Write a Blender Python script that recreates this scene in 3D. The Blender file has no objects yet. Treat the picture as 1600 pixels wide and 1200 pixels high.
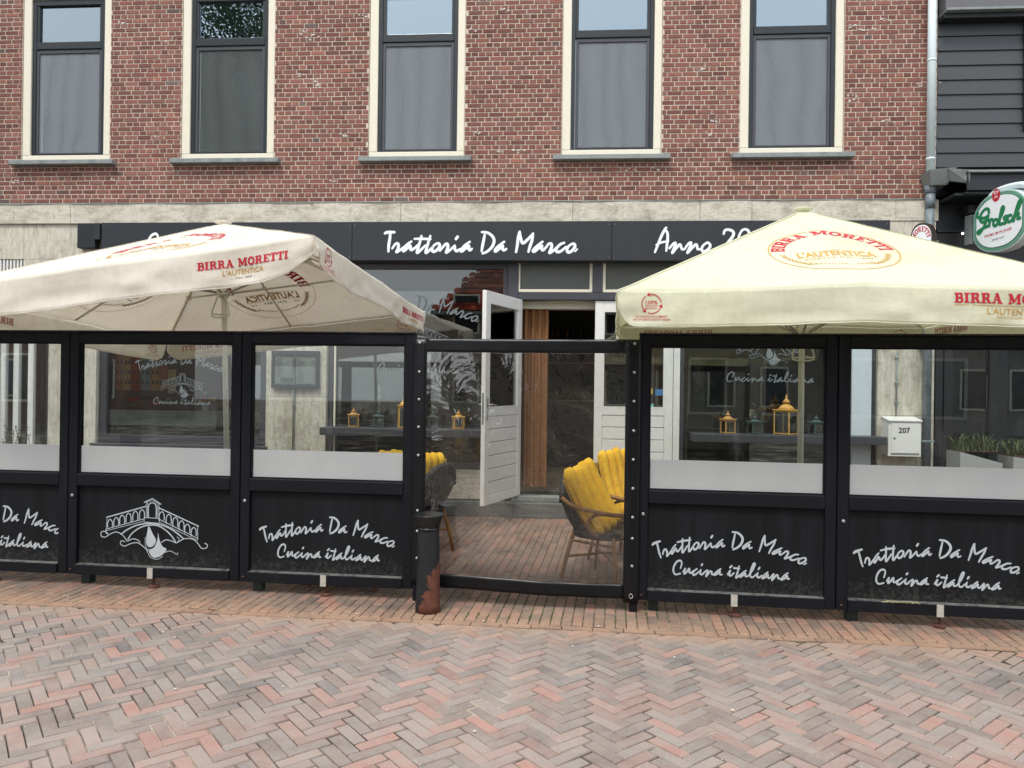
import bpy, bmesh, math, random
from mathutils import Vector, Matrix
from mathutils.noise import noise as pnoise
random.seed(7)
scn = bpy.context.scene
C = scn.collection
PI = math.pi

# ---------------------------------------------------------------- camera
CAM = Vector((0, -9.0, 1.6)); FPX = 1150.0
_th, _ro, _p = math.radians(4.2), 0.013, math.radians(0.1)
Rv = Vector((math.cos(_th), math.sin(_th), 0))
Fv = Vector((-math.sin(_th)*math.cos(_p), math.cos(_th)*math.cos(_p), math.sin(_p)))
Uv = Vector((math.sin(_th)*math.sin(_p), -math.cos(_th)*math.sin(_p), math.cos(_p)))
R2 = Rv*math.cos(_ro)+Uv*math.sin(_ro); U2 = Uv*math.cos(_ro)-Rv*math.sin(_ro)
cd = bpy.data.cameras.new('camera'); cam = bpy.data.objects.new('camera', cd); C.objects.link(cam)
cd.sensor_width = 36; cd.lens = FPX/1600*36; cd.clip_end = 600; cd.clip_start = .05
m = Matrix((R2, U2, -Fv)).transposed().to_4x4(); m.translation = CAM
cam.matrix_world = m
scn.camera = cam

# ---------------------------------------------------------------- sky, sun, exposure
wd = bpy.data.worlds.new("World"); scn.world = wd; wd.use_nodes = True
nt = wd.node_tree; nt.nodes.clear()
SUN_EL, SUN_AZ = math.radians(58), math.radians(200)     # azimuth clockwise from +Y (facade faces -Y)
sky = nt.nodes.new('ShaderNodeTexSky'); sky.sky_type = 'NISHITA'; sky.sun_disc = False
sky.sun_elevation = SUN_EL; sky.sun_rotation = SUN_AZ; sky.dust_density = 3.0
mixw = nt.nodes.new('ShaderNodeMix'); mixw.data_type = 'RGBA'; mixw.inputs[0].default_value = .66
mixw.inputs[7].default_value = (9.2, 9.7, 10.2, 1)         # thin even cloud
bg = nt.nodes.new('ShaderNodeBackground'); bg.inputs[1].default_value = .115
out = nt.nodes.new('ShaderNodeOutputWorld')
nt.links.new(sky.outputs[0], mixw.inputs[6]); nt.links.new(mixw.outputs[2], bg.inputs[0]); nt.links.new(bg.outputs[0], out.inputs[0])
sl = bpy.data.lights.new('sun', 'SUN'); sl.energy = 1.5; sl.angle = math.radians(14); sl.color = (1, .95, .88)
so = bpy.data.objects.new('sun', sl); C.objects.link(so)
sd = Vector((math.sin(SUN_AZ)*math.cos(SUN_EL), math.cos(SUN_AZ)*math.cos(SUN_EL), math.sin(SUN_EL)))
so.rotation_euler = sd.to_track_quat('Z', 'Y').to_euler()
scn.view_settings.view_transform = 'Standard'; scn.view_settings.look = 'None'
scn.view_settings.exposure = 0.7; scn.view_settings.gamma = 1
scn.cycles.transparent_max_bounces = 32; scn.cycles.max_bounces = 10
scn.cycles.sample_clamp_indirect = 6
scn.cycles.use_denoising = True

# ---------------------------------------------------------------- measuring helpers (photo pixel -> point on a plane of the place)
def ray(px, py): return Fv + R2*((px-800)/FPX) - U2*((py-600)/FPX)
def W(px, py, Y=0.0):
    r = ray(px, py); k = (Y-CAM.y)/r.y; return (CAM.x+r.x*k, CAM.z+r.z*k)
def G(px, py, Z=0.0):
    r = ray(px, py); k = (Z-CAM.z)/r.z; return (CAM.x+r.x*k, CAM.y+r.y*k)
def FX(px, Y=0.0, py=600): return W(px, py, Y)[0]
def FZ(px, py, Y=0.0): return W(px, py, Y)[1]
def camxy(X, d):   # point right X, ahead d of the camera
    p = Vector((CAM.x, CAM.y, 0)) + Rv*X + Vector((Fv.x, Fv.y, 0))*d
    return p

# ---------------------------------------------------------------- materials
def S(r, g, b):
    f = lambda c: (c/255/12.92) if c <= 10 else ((c/255+.055)/1.055)**2.4
    return (f(r), f(g), f(b), 1)
def new_mat(name):
    mt = bpy.data.materials.new(name); mt.use_nodes = True
    n = mt.node_tree; b = n.nodes['Principled BSDF']
    return mt, n, b
def N(n, t, **k):
    o = n.nodes.new(t)
    for a, v in k.items(): setattr(o, a, v)
    return o
def noise(n, scale, detail=4, rough=.6, vec=None, stretch=None, obj=True):
    tc = N(n, 'ShaderNodeTexCoord')
    src = tc.outputs['Object']
    if not obj:
        g = N(n, 'ShaderNodeNewGeometry'); src = g.outputs['Position']
    if stretch:
        mp = N(n, 'ShaderNodeMapping'); mp.inputs['Scale'].default_value = stretch
        n.links.new(src, mp.inputs[0]); src = mp.outputs[0]
    t = N(n, 'ShaderNodeTexNoise'); t.inputs['Scale'].default_value = scale; t.inputs['Detail'].default_value = detail
    t.inputs['Roughness'].default_value = rough
    n.links.new(src, t.inputs['Vector']); return t.outputs['Fac']
def ramp(n, fac, stops):
    r = N(n, 'ShaderNodeValToRGB'); el = r.color_ramp.elements
    while len(el) < len(stops): el.new(.5)
    for e, (p, c) in zip(el, stops): e.position = p; e.color = c if len(c) == 4 else (*c, 1)
    n.links.new(fac, r.inputs[0]); return r.outputs[0]
def g4(v): return (v, v, v, 1)
def mixc(n, fac, a, b, mode='MIX'):
    m = N(n, 'ShaderNodeMix', data_type='RGBA', blend_type=mode)
    for i, v in ((0, fac), (6, a), (7, b)):
        if isinstance(v, (int, float)): m.inputs[i].default_value = v
        elif isinstance(v, tuple): m.inputs[i].default_value = v
        else: n.links.new(v, m.inputs[i])
    return m.outputs[2]
def bump(n, b, fac, strength, dist=.005):
    bm_ = N(n, 'ShaderNodeBump'); bm_.inputs['Strength'].default_value = strength; bm_.inputs['Distance'].default_value = dist
    n.links.new(fac, bm_.inputs['Height']); n.links.new(bm_.outputs[0], b.inputs['Normal'])
def plain(name, col, rough=.6, metal=0, wear=None, wscale=6, wlo=.5, whi=.7, bumps=0, bscale=40, spec=.5, stretch=None, tone=.12, wobj=True):
    mt, n, b = new_mat(name)
    c = ramp(n, noise(n, wscale*2.3, 5, stretch=stretch, obj=wobj), [(.3, tuple(x*(1-tone) for x in col[:3])+(1,)), (.7, tuple(min(1, x*(1+tone)) for x in col[:3])+(1,))])
    if wear:
        f = ramp(n, noise(n, wscale, 8, .7, stretch=stretch, obj=wobj), [(wlo, g4(0)), (whi, g4(1))])
        c = mixc(n, f, c, wear)
    n.links.new(c, b.inputs['Base Color'])
    b.inputs['Roughness'].default_value = rough; b.inputs['Metallic'].default_value = metal
    b.inputs['Specular IOR Level'].default_value = spec
    if bumps: bump(n, b, noise(n, bscale, 6, obj=wobj), bumps)
    return mt
def brickmat(name, stops, dirt=None, dlo=.5, dhi=.75, dscale=2.5, rough=.85, fine=60, finec=.25, bumps=.5, band=None, speck=False):
    mt, n, b = new_mat(name)
    at = N(n, 'ShaderNodeAttribute'); at.attribute_name = 'rnd'
    sp = N(n, 'ShaderNodeSeparateColor'); n.links.new(at.outputs['Color'], sp.inputs[0])
    c = ramp(n, sp.outputs[0], stops)
    v = ramp(n, sp.outputs[1], [(0, g4(.78)), (1, g4(1.2))])
    c = mixc(n, 1.0, c, v, 'MULTIPLY')
    lg_ = ramp(n, noise(n, .8, 7, .7, obj=False, stretch=(1.3, 1.3, .6)), [(.3, g4(.84)), (.7, g4(1.12))])
    c = mixc(n, 1.0, c, lg_, 'MULTIPLY')
    f = ramp(n, noise(n, fine, 6, .7, obj=False), [(.3, g4(1-finec)), (.7, g4(1+finec))])
    c = mixc(n, 1.0, c, f, 'MULTIPLY')
    if dirt:
        f = ramp(n, noise(n, dscale, 8, .7, obj=False), [(dlo, g4(0)), (dhi, g4(1))])
        c = mixc(n, f, c, dirt)
    if band:      # sand blown along the edge between street and pavement
        ge = N(n, 'ShaderNodeNewGeometry'); dp = N(n, 'ShaderNodeVectorMath', operation='DOT_PRODUCT'); dp.inputs[1].default_value = (band[0], band[1], 0); n.links.new(ge.outputs['Position'], dp.inputs[0])
        sb = N(n, 'ShaderNodeMath', operation='SUBTRACT'); n.links.new(dp.outputs['Value'], sb.inputs[0]); sb.inputs[1].default_value = band[2]
        ab = N(n, 'ShaderNodeMath', operation='ABSOLUTE'); n.links.new(sb.outputs[0], ab.inputs[0])
        no = N(n, 'ShaderNodeMath', operation='MULTIPLY_ADD'); n.links.new(noise(n, 3.5, 8, .75, obj=False), no.inputs[0]); no.inputs[1].default_value = -1.1; n.links.new(ab.outputs[0], no.inputs[2])
        f = ramp(n, no.outputs[0], [(0, g4(.85)), (.02, g4(.6))]); f.node.color_ramp.elements[0].position = 0
        mr = N(n, 'ShaderNodeMapRange'); mr.inputs[1].default_value = -.62; mr.inputs[2].default_value = -.22; mr.inputs[3].default_value = .62; mr.inputs[4].default_value = 0; n.links.new(no.outputs[0], mr.inputs[0])
        c = mixc(n, mr.outputs[0], c, S(176, 144, 118))
    sk = ramp(n, noise(n, 260, 3, .9, obj=False), [(.30, g4(.62)), (.42, g4(1)), (.60, g4(1)), (.70, g4(1.42))])
    if speck:
        c = mixc(n, 1.0, c, sk, 'MULTIPLY')
        bl = ramp(n, noise(n, 17, 4, .6, obj=False), [(.42, (1.0, 1.02, 1.03, 1)), (.62, (1.05, .985, .98, 1))]); c = mixc(n, 1.0, c, bl, 'MULTIPLY')
    n.links.new(c, b.inputs['Base Color']); b.inputs['Roughness'].default_value = rough
    b.inputs['Specular IOR Level'].default_value = .25
    if bumps: bump(n, b, noise(n, fine*1.5, 5, obj=False), bumps, .003)
    return mt
def glassmat(name, tint=(.92, .95, .94, 1), k=1.0, base=0.0, rough=0.0, ior=1.5, wav=0, wscale=3, streak=None, lo=.6, hi=.8, amt=.2, stretch=None, gcol=(1, 1, 1, 1), dist=0):
    mt, n, b = new_mat(name); n.nodes.remove(b)
    tr = N(n, 'ShaderNodeBsdfTransparent'); tr.inputs[0].default_value = tint
    gl = N(n, 'ShaderNodeBsdfGlossy'); gl.inputs['Roughness'].default_value = rough
    gl.inputs[0].default_value = gcol
    fr = N(n, 'ShaderNodeFresnel'); fr.inputs[0].default_value = ior
    ma = N(n, 'ShaderNodeMath', operation='MULTIPLY_ADD'); ma.use_clamp = True
    n.links.new(fr.outputs[0], ma.inputs[0]); ma.inputs[1].default_value = k; ma.inputs[2].default_value = base
    mx = N(n, 'ShaderNodeMixShader'); n.links.new(ma.outputs[0], mx.inputs[0])
    n.links.new(tr.outputs[0], mx.inputs[1]); n.links.new(gl.outputs[0], mx.inputs[2])
    if wav:
        bp = N(n, 'ShaderNodeBump'); bp.inputs['Strength'].default_value = wav; bp.inputs['Distance'].default_value = .01
        hh_ = noise(n, wscale, 3, .5, stretch=stretch); hh_.node.inputs['Distortion'].default_value = dist; n.links.new(hh_, bp.inputs['Height'])
        n.links.new(bp.outputs[0], gl.inputs['Normal']); n.links.new(bp.outputs[0], fr.inputs['Normal'])
    o = n.nodes['Material Output']; res = mx.outputs[0]
    if streak:
        df = N(n, 'ShaderNodeBsdfDiffuse'); df.inputs[0].default_value = streak
        f = ramp(n, noise(n, wscale*2.2, 8, .75, stretch=stretch), [(lo, g4(0)), (hi, g4(amt))])
        m2 = N(n, 'ShaderNodeMixShader'); n.links.new(f, m2.inputs[0]); n.links.new(res, m2.inputs[1]); n.links.new(df.outputs[0], m2.inputs[2])
        res = m2.outputs[0]
    n.links.new(res, o.inputs[0]); return mt
def fabricmat(name, col, stain, trans=.25, slo=.5, shi=.75):
    mt, n, b = new_mat(name); n.nodes.remove(b)
    f = ramp(n, noise(n, 1.3, 8, .7), [(slo, g4(0)), (shi, g4(.75))])
    c = mixc(n, f, col, stain)
    f2 = ramp(n, noise(n, 26, 5, .7, stretch=(1, 1, .35)), [(.25, g4(.93)), (.7, g4(1.03))])
    c = mixc(n, 1.0, c, f2, 'MULTIPLY')
    df = N(n, 'ShaderNodeBsdfDiffuse'); tl = N(n, 'ShaderNodeBsdfTranslucent')
    n.links.new(c, df.inputs[0]); n.links.new(c, tl.inputs[0])
    bp = N(n, 'ShaderNodeBump'); bp.inputs['Strength'].default_value = .35; bp.inputs['Distance'].default_value = .03
    n.links.new(noise(n, 4.5, 6, .6, stretch=(1, 1, 1.4)), bp.inputs['Height']); n.links.new(bp.outputs[0], df.inputs['Normal'])
    mx = N(n, 'ShaderNodeMixShader'); mx.inputs[0].default_value = trans
    n.links.new(df.outputs[0], mx.inputs[1]); n.links.new(tl.outputs[0], mx.inputs[2])
    n.links.new(mx.outputs[0], n.nodes['Material Output'].inputs[0]); return mt
def emit(name, col, s):
    mt, n, b = new_mat(name); b.inputs['Emission Color'].default_value = col; b.inputs['Emission Strength'].default_value = s; return mt

M = {}
_b0, _b1 = Vector(G(0, 938)), Vector(G(1600, 1012)); _d = (_b1-_b0).normalized(); BAND = (_d.y, -_d.x, Vector((_d.y, -_d.x)).dot(_b0)+.02)
M['brick'] = brickmat('wall_brick', [(0, S(112, 77, 70)), (.25, S(122, 81, 73)), (.5, S(132, 87, 77)), (.74, S(128, 91, 82)), (.94, S(139, 94, 80)), (.98, S(118, 86, 80)), (1, S(100, 90, 88))], dirt=S(176, 160, 148), dlo=.62, dhi=.95, dscale=2.2, fine=45)
M['mortar'] = plain('mortar', S(200, 188, 172), .95, wear=S(172, 158, 142), wscale=3, bumps=.4, wobj=False)
M['effl'] = plain('white_lime_crust', S(206, 200, 192), .95, wear=S(120, 110, 108), wscale=50, bumps=.6, wobj=False)
M['paver'] = brickmat('road_brick', [(0, S(118, 113, 111)), (.34, S(132, 124, 118)), (.64, S(140, 127, 119)), (.84, S(148, 125, 116)), (.95, S(158, 123, 112)), (1, S(126, 121, 118))], dirt=S(158, 149, 139), dlo=.36, dhi=.86, dscale=4, fine=110, finec=.2, bumps=.5, band=BAND, speck=True)
M['pave2'] = brickmat('pavement_brick', [(0, S(98, 88, 84)), (.3, S(112, 98, 89)), (.6, S(122, 101, 91)), (.85, S(138, 103, 90)), (1, S(98, 92, 90))], dirt=S(142, 125, 108), dlo=.36, dhi=.85, dscale=3, fine=90, band=BAND, speck=True)
M['sand'] = plain('joint_sand', S(62, 54, 47), .98, wear=S(168, 158, 140), wscale=1.1, wlo=.5, whi=.62, bumps=.5, bscale=120, wobj=False)
M['trav'] = None
def travertine(name, st):
    mt, n, b = new_mat(name)
    v = noise(n, 3.6, 11, .82, stretch=st, obj=False)
    c = ramp(n, v, [(.30, S(150, 142, 126)), (.46, S(188, 182, 166)), (.56, S(208, 204, 190)), (.72, S(180, 174, 156))])
    pit = ramp(n, noise(n, 22, 8, .8, stretch=st, obj=False), [(.36, g4(.3)), (.43, g4(1))])
    c = mixc(n, 1.0, c, pit, 'MULTIPLY')
    dirt = ramp(n, noise(n, 1.6, 9, .78, obj=False), [(.5, g4(0)), (.72, g4(.7))])
    c = mixc(n, dirt, c, S(112, 106, 92))
    d2 = ramp(n, noise(n, 7, 8, .8, stretch=(1.6, 1, .5), obj=False), [(.55, g4(0)), (.68, g4(.55))])
    c = mixc(n, d2, c, S(92, 86, 74))
    n.links.new(c, b.inputs['Base Color']); b.inputs['Roughness'].default_value = .8
    bump(n, b, pit, .5, .004); return mt
M['trav'] = travertine('travertine_upright', (6, 6, 1.3))
M['travh'] = travertine('travertine_lying', (1.7, 4, 5))
M['cream'] = plain('cream_paint', S(222, 217, 198), .5, wear=S(196, 188, 168), wscale=9, wlo=.6, whi=.9, tone=.03)
M['white'] = plain('white_paint', S(222, 222, 218), .45, wear=S(176, 174, 168), wscale=8, wlo=.6, whi=.85, tone=.03)
M['sash'] = plain('dark_green_black_paint', S(26, 34, 37), .35, tone=.1)
M['zinc'] = plain('zinc', S(132, 140, 138), .5, .15, wear=S(104, 112, 112), wscale=7, tone=.1)
M['anth'] = plain('anthracite_panel', S(44, 48, 53), .5, spec=.35, tone=.05, wear=S(54, 58, 62), wscale=2, wlo=.55, whi=.9)
M['dframe'] = plain('dark_grey_frame', S(62, 64, 70), .4, tone=.08)
M['black'] = plain('black_stained_wood', S(17, 19, 25), .6, spec=.2, wear=S(36, 39, 44), wscale=5, wlo=.56, whi=.9, stretch=(1, 1, .25), bumps=.15, bscale=60)
M['blackpanel'] = plain('black_board', S(13, 16, 19), .65, spec=.2, wear=S(30, 33, 36), wscale=4, wlo=.52, whi=.95, stretch=(1.5, 1, .3), bumps=.1)
M['ledge'] = plain('grey_scuffed_edge', S(96, 98, 96), .8, wear=S(40, 42, 42), wscale=16, wlo=.48, whi=.62)
M['moss'] = plain('pale_lichen', S(170, 168, 130), .95, wear=S(80, 78, 60), wscale=60)
M['greyp'] = plain('grey_vinyl_letter', S(176, 184, 188), .5, tone=.04)
M['whitel'] = plain('white_letter', S(232, 238, 240), .5, tone=.02)
M['etch'] = plain('etched_letter', S(116, 124, 126), .8, tone=.04)
M['pvcb'] = plain('black_pvc_fabric', S(10, 12, 16), .34, spec=.35, wear=S(18, 20, 24), wscale=6, bumps=.35, bscale=7)
M['stud'] = plain('galvanised_stud', S(176, 178, 178), .35, .7)
M['rust'] = plain('rusty_iron', S(92, 56, 44), .9, wear=S(52, 38, 36), wscale=20, bumps=.5)
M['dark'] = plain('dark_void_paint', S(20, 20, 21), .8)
M['bluegrey'] = plain('blue_grey_pipe', S(118, 130, 136), .5, wear=S(90, 98, 102), wscale=8)
M['pipe'] = plain('pale_downpipe', S(212, 226, 228), .5, tone=.03)
M['siding'] = plain('anthracite_board', S(62, 66, 69), .5, tone=.05)
M['fasc'] = plain('grey_fascia', S(98, 98, 100), .5, tone=.06)
M['navy'] = plain('blue_black_board', S(24, 30, 36), .5)
M['rattan'] = plain('rattan_cane', S(164, 116, 62), .5, wear=S(108, 72, 40), wscale=22, wlo=.5, whi=.8)
M['yellow'] = plain('yellow_cushion_cloth', S(246, 194, 44), .9, wear=S(190, 130, 30), wscale=7, wlo=.55, whi=.9, bumps=.2, bscale=50)
M['lanty'] = plain('ochre_painted_metal', S(206, 160, 76), .6, wear=S(150, 110, 60), wscale=20)
M['lanto'] = plain('orange_painted_metal', S(186, 142, 78), .6, wear=S(140, 90, 40), wscale=20)
M['lantg'] = plain('green_painted_metal', S(52, 76, 72), .6, wear=S(80, 104, 98), wscale=20)
M['curtain'] = plain('brown_curtain_cloth', S(136, 96, 62), .95, stretch=(1, 1, .1), wscale=2)
M['poleW'] = plain('cream_pole_paint', S(214, 212, 196), .45, tone=.02)
M['red'] = plain('red_print', S(186, 30, 48), .8, tone=.04)
M['gold'] = plain('gold_print', S(188, 146, 64), .8, tone=.04)
M['darkp'] = plain('black_print', S(42, 42, 44), .8, tone=.04)
M['green'] = plain('green_print', S(20, 120, 74), .6, tone=.04)
M['cloth1'] = fabricmat('cream_canopy_cloth', S(247, 243, 233), S(232, 225, 208), .48)
M['cloth2'] = fabricmat('pale_green_cream_canopy_cloth', S(240, 240, 220), S(220, 221, 186), .46)
M['glass'] = glassmat('clear_glass', k=1.0, wav=.02, streak=(.55, .56, .56, 1), lo=.56, hi=.85, amt=.14, wscale=2.2, stretch=(1, 1, .3))
M['shop'] = glassmat('shop_glass', tint=(.8, .84, .83, 1), k=2.6, ior=1.5, wav=.03, wscale=1.2)
M['upglass'] = glassmat('coated_upper_glass', tint=(.6, .64, .66, 1), k=6, base=.04, ior=1.5, wav=.012, wscale=1.0, gcol=(.8, .93, 1, 1))
M['lowglass'] = glassmat('screened_glass', tint=(.75, .78, .78, 1), k=1.9, base=.02, rough=.06, wav=.25, wscale=2.2, gcol=(.85, .95, 1, 1))
M['pvc'] = glassmat('clear_pvc', tint=(.93, .93, .92, 1), k=1.5, base=.012, rough=.03, wav=.8, wscale=3.6, dist=2.2, streak=(.6, .6, .6, 1), lo=.62, hi=.8, amt=.2)
def film():
    mt, n, b = new_mat('frosted_film'); n.nodes.remove(b)
    df = N(n, 'ShaderNodeBsdfDiffuse'); tl = N(n, 'ShaderNodeBsdfTranslucent'); rf = N(n, 'ShaderNodeBsdfGlossy')
    c = ramp(n, noise(n, 1.5, 3), [(.3, S(204, 207, 208)), (.7, S(220, 221, 220))])
    n.links.new(c, df.inputs[0]); n.links.new(c, tl.inputs[0]); rf.inputs['Roughness'].default_value = .3
    a = N(n, 'ShaderNodeMixShader'); a.inputs[0].default_value = .45; n.links.new(df.outputs[0], a.inputs[1]); n.links.new(tl.outputs[0], a.inputs[2])
    d = N(n, 'ShaderNodeMixShader'); d.inputs[0].default_value = .05; n.links.new(a.outputs[0], d.inputs[1]); n.links.new(rf.outputs[0], d.inputs[2])
    n.links.new(d.outputs[0], n.nodes['Material Output'].inputs[0]); return mt
M['film'] = film()
def weave():
    mt, n, b = new_mat('black_woven_cord')
    tc = N(n, 'ShaderNodeTexCoord'); w1 = N(n, 'ShaderNodeTexWave'); w1.bands_direction = 'Z'; w1.inputs['Scale'].default_value = 26
    w2 = N(n, 'ShaderNodeTexWave'); w2.bands_direction = 'Y'; w2.inputs['Scale'].default_value = 20
    n.links.new(tc.outputs['Object'], w1.inputs[0]); n.links.new(tc.outputs['Object'], w2.inputs[0])
    mm = N(n, 'ShaderNodeMath', operation='MULTIPLY'); n.links.new(w1.outputs['Fac'], mm.inputs[0]); n.links.new(w2.outputs['Fac'], mm.inputs[1])
    c = ramp(n, mm.outputs[0], [(0, S(26, 26, 30)), (1, S(66, 66, 70))]); n.links.new(c, b.inputs['Base Color'])
    b.inputs['Roughness'].default_value = .6; bump(n, b, mm.outputs[0], .6, .006); return mt
M['weave'] = weave()
def screenm(nm, c0, lo, hi):
    mt, n, b = new_mat(nm)
    w = N(n, 'ShaderNodeTexWave'); w.bands_direction = 'X'; w.inputs['Scale'].default_value = 1.1; w.inputs['Distortion'].default_value = 11; w.inputs['Detail'].default_value = 2.5
    w.inputs['Detail Scale'].default_value = .8
    tc = N(n, 'ShaderNodeNewGeometry'); mp = N(n, 'ShaderNodeMapping'); mp.inputs['Scale'].default_value = (1, 1, .45); n.links.new(tc.outputs['Position'], mp.inputs[0]); n.links.new(mp.outputs[0], w.inputs[0])
    f = ramp(n, w.outputs['Fac'], [(0, g4(hi)), (.5, g4(hi-.05)), (.8, g4((hi+lo)/2)), (1, g4(lo))])
    b.inputs['Base Color'].default_value = c0; b.inputs['Roughness'].default_value = .8
    tr = N(n, 'ShaderNodeBsdfTransparent'); mx = N(n, 'ShaderNodeMixShader'); n.links.new(f, mx.inputs[0]); n.links.new(tr.outputs[0], mx.inputs[1]); n.links.new(b.outputs[0], mx.inputs[2])
    n.links.new(mx.outputs[0], n.nodes['Material Output'].inputs[0]); return mt
M['screen'] = screenm('insect_screen_mesh', S(132, 140, 146), .50, .66); M['screen2'] = screenm('dark_insect_screen', S(92, 100, 98), .34, .46)
M['roomblind'] = plain('dim_net_curtain', S(92, 98, 102), .9)
def bollardm():
    mt, n, b = new_mat('black_paint_over_rust')
    tc = N(n, 'ShaderNodeTexCoord'); sx = N(n, 'ShaderNodeSeparateXYZ'); n.links.new(tc.outputs['Object'], sx.inputs[0])
    mr = N(n, 'ShaderNodeMapRange'); mr.inputs[1].default_value = .42; mr.inputs[2].default_value = .0; n.links.new(sx.outputs[2], mr.inputs[0])
    mx = N(n, 'ShaderNodeMapRange'); mx.inputs[1].default_value = -.10; mx.inputs[2].default_value = .07; n.links.new(sx.outputs[0], mx.inputs[0])
    a = N(n, 'ShaderNodeMath', operation='MULTIPLY'); n.links.new(mr.outputs[0], a.inputs[0]); n.links.new(mx.outputs[0], a.inputs[1])
    ad = N(n, 'ShaderNodeMath', operation='ADD'); n.links.new(a.outputs[0], ad.inputs[0]); n.links.new(noise(n, 7, 8, .65), ad.inputs[1])
    f = ramp(n, ad.outputs[0], [(.70, g4(0)), (.72, g4(1))])
    c0 = ramp(n, noise(n, 11, 8, .8), [(.4, S(12, 14, 16)), (.64, S(25, 28, 31)), (.70, S(98, 98, 90))])
    c1 = ramp(n, noise(n, 30, 6, .7), [(.3, S(72, 40, 32)), (.7, S(112, 66, 48))])
    n.links.new(mixc(n, f, c0, c1), b.inputs['Base Color']); b.inputs['Roughness'].default_value = .55
    bump(n, b, noise(n, 30, 6), .4, .004); return mt
M['boll'] = bollardm()

# ---------------------------------------------------------------- mesh helpers
def link(name, me, mat=None, parent=None, kind=None, loc=None, rot=None):
    o = bpy.data.objects.new(name, me); C.objects.link(o)
    if mat is not None and me is not None and not me.materials: me.materials.append(mat)
    if parent: o.parent = parent
    if kind: o['kind'] = kind
    if loc: o.location = loc
    if rot: o.rotation_euler = rot
    return o
def thing(name, label, cat, loc=(0, 0, 0), rz=0, group=None):
    o = bpy.data.objects.new(name, None); C.objects.link(o); o.empty_display_size = .1
    o.location = loc; o.rotation_euler = (0, 0, rz); o['label'] = label; o['category'] = cat
    if group: o['group'] = group
    return o
def tag(o, label, cat, group=None):
    o['label'] = label; o['category'] = cat
    if group: o['group'] = group
    return o
class MB:
    def __init__(s): s.v = []; s.f = []; s.c = []; s.mi = []; s.cur = None; s.sm = []
    def add(s, vs, fs, smooth=False):
        k = len(s.v); s.v += [tuple(v) for v in vs]; s.f += [tuple(i+k for i in f) for f in fs]
        s.sm += [smooth]*len(fs)
        if s.cur is not None: s.c += [s.cur]*len(vs)
        return s
    def box(s, x0, x1, y0, y1, z0, z1, bv=0):
        if x0 > x1: x0, x1 = x1, x0
        if y0 > y1: y0, y1 = y1, y0
        if z0 > z1: z0, z1 = z1, z0
        if not bv:
            vs = [(x0,y0,z0),(x1,y0,z0),(x1,y1,z0),(x0,y1,z0),(x0,y0,z1),(x1,y0,z1),(x1,y1,z1),(x0,y1,z1)]
            return s.add(vs, [(0,3,2,1),(4,5,6,7),(0,1,5,4),(1,2,6,5),(2,3,7,6),(3,0,4,7)])
        b = min(bv, (x1-x0)*.45, (y1-y0)*.45, (z1-z0)*.45)
        bm = bmesh.new(); bmesh.ops.create_cube(bm, size=1)
        for v in bm.verts: v.co = Vector(((x0+x1)/2+v.co.x*(x1-x0), (y0+y1)/2+v.co.y*(y1-y0), (z0+z1)/2+v.co.z*(z1-z0)))
        bmesh.ops.bevel(bm, geom=bm.edges[:], offset=b, segments=1, affect='EDGES', profile=.5)
        bm.verts.index_update()
        vs = [v.co.copy() for v in bm.verts]; fs = [[v.index for v in f.verts] for f in bm.faces]; bm.free()
        return s.add(vs, fs)
    def tube(s, pts, r, n=8, smooth=True, caps=True):
        pts = [Vector(p) for p in pts]; rs = r if isinstance(r, (list, tuple)) else [r]*len(pts)
        vs = []; fs = []; up = None
        for i, p in enumerate(pts):
            d = (pts[min(i+1, len(pts)-1)]-pts[max(i-1, 0)]).normalized()
            if up is None: up = d.orthogonal().normalized()
            up = (up-d*up.dot(d)).normalized(); sd_ = d.cross(up)
            for k in range(n):
                a = 2*PI*k/n; vs.append(p+(up*math.cos(a)+sd_*math.sin(a))*rs[i])
        for i in range(len(pts)-1):
            for k in range(n):
                a = i*n+k; b = i*n+(k+1) % n; fs.append((a, b, b+n, a+n))
        if caps: fs.append(tuple(range(n-1, -1, -1))); fs.append(tuple(range(len(vs)-n, len(vs))))
        return s.add(vs, fs, smooth)
    def lathe(s, prof, n=20, cx=0, cy=0, smooth=True, ang=0):
        vs = []; fs = []
        for r, z in prof:
            for k in range(n): a = 2*PI*k/n+ang; vs.append((cx+r*math.cos(a), cy+r*math.sin(a), z))
        for i in range(len(prof)-1):
            for k in range(n): a = i*n+k; b = i*n+(k+1) % n; fs.append((a, b, b+n, a+n))
        fs.append(tuple(range(n-1, -1, -1))); fs.append(tuple(range(len(vs)-n, len(vs))))
        return s.add(vs, fs, smooth)
    def me(s, name, mat=None):
        me = bpy.data.meshes.new(name); me.from_pydata(s.v, [], s.f); me.update()
        if any(s.sm):
            me.polygons.foreach_set('use_smooth', s.sm)
        if s.c:
            at = me.color_attributes.new('rnd', 'FLOAT_COLOR', 'POINT')
            fl = []
            for c in s.c: fl += [c[0], c[1], c[2], 1]
            at.data.foreach_set('color', fl)
        if mat: me.materials.append(mat)
        return me
    def build(s, name, mat, parent=None, kind=None, loc=None, rot=None):
        return link(name, s.me(name, mat), None, parent, kind, loc, rot)
def catmull(pts, seg=6, closed=False):
    n = len(pts); P = [Vector(p) for p in pts]; o = []
    if n < 3: return P
    rng = range(n if closed else n-1)
    for i in rng:
        p0 = P[(i-1) % n] if (closed or i > 0) else P[0]*2-P[1]
        p1 = P[i]; p2 = P[(i+1) % n]; p3 = P[(i+2) % n] if (closed or i+2 < n) else P[-1]*2-P[-2]
        for k in range(seg):
            t = k/seg
            o.append(.5*((2*p1)+(p2-p0)*t+(2*p0-5*p1+4*p2-p3)*t*t+(3*p1-p0-3*p2+p3)*t**3))
    if not closed: o.append(P[-1])
    return o
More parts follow.
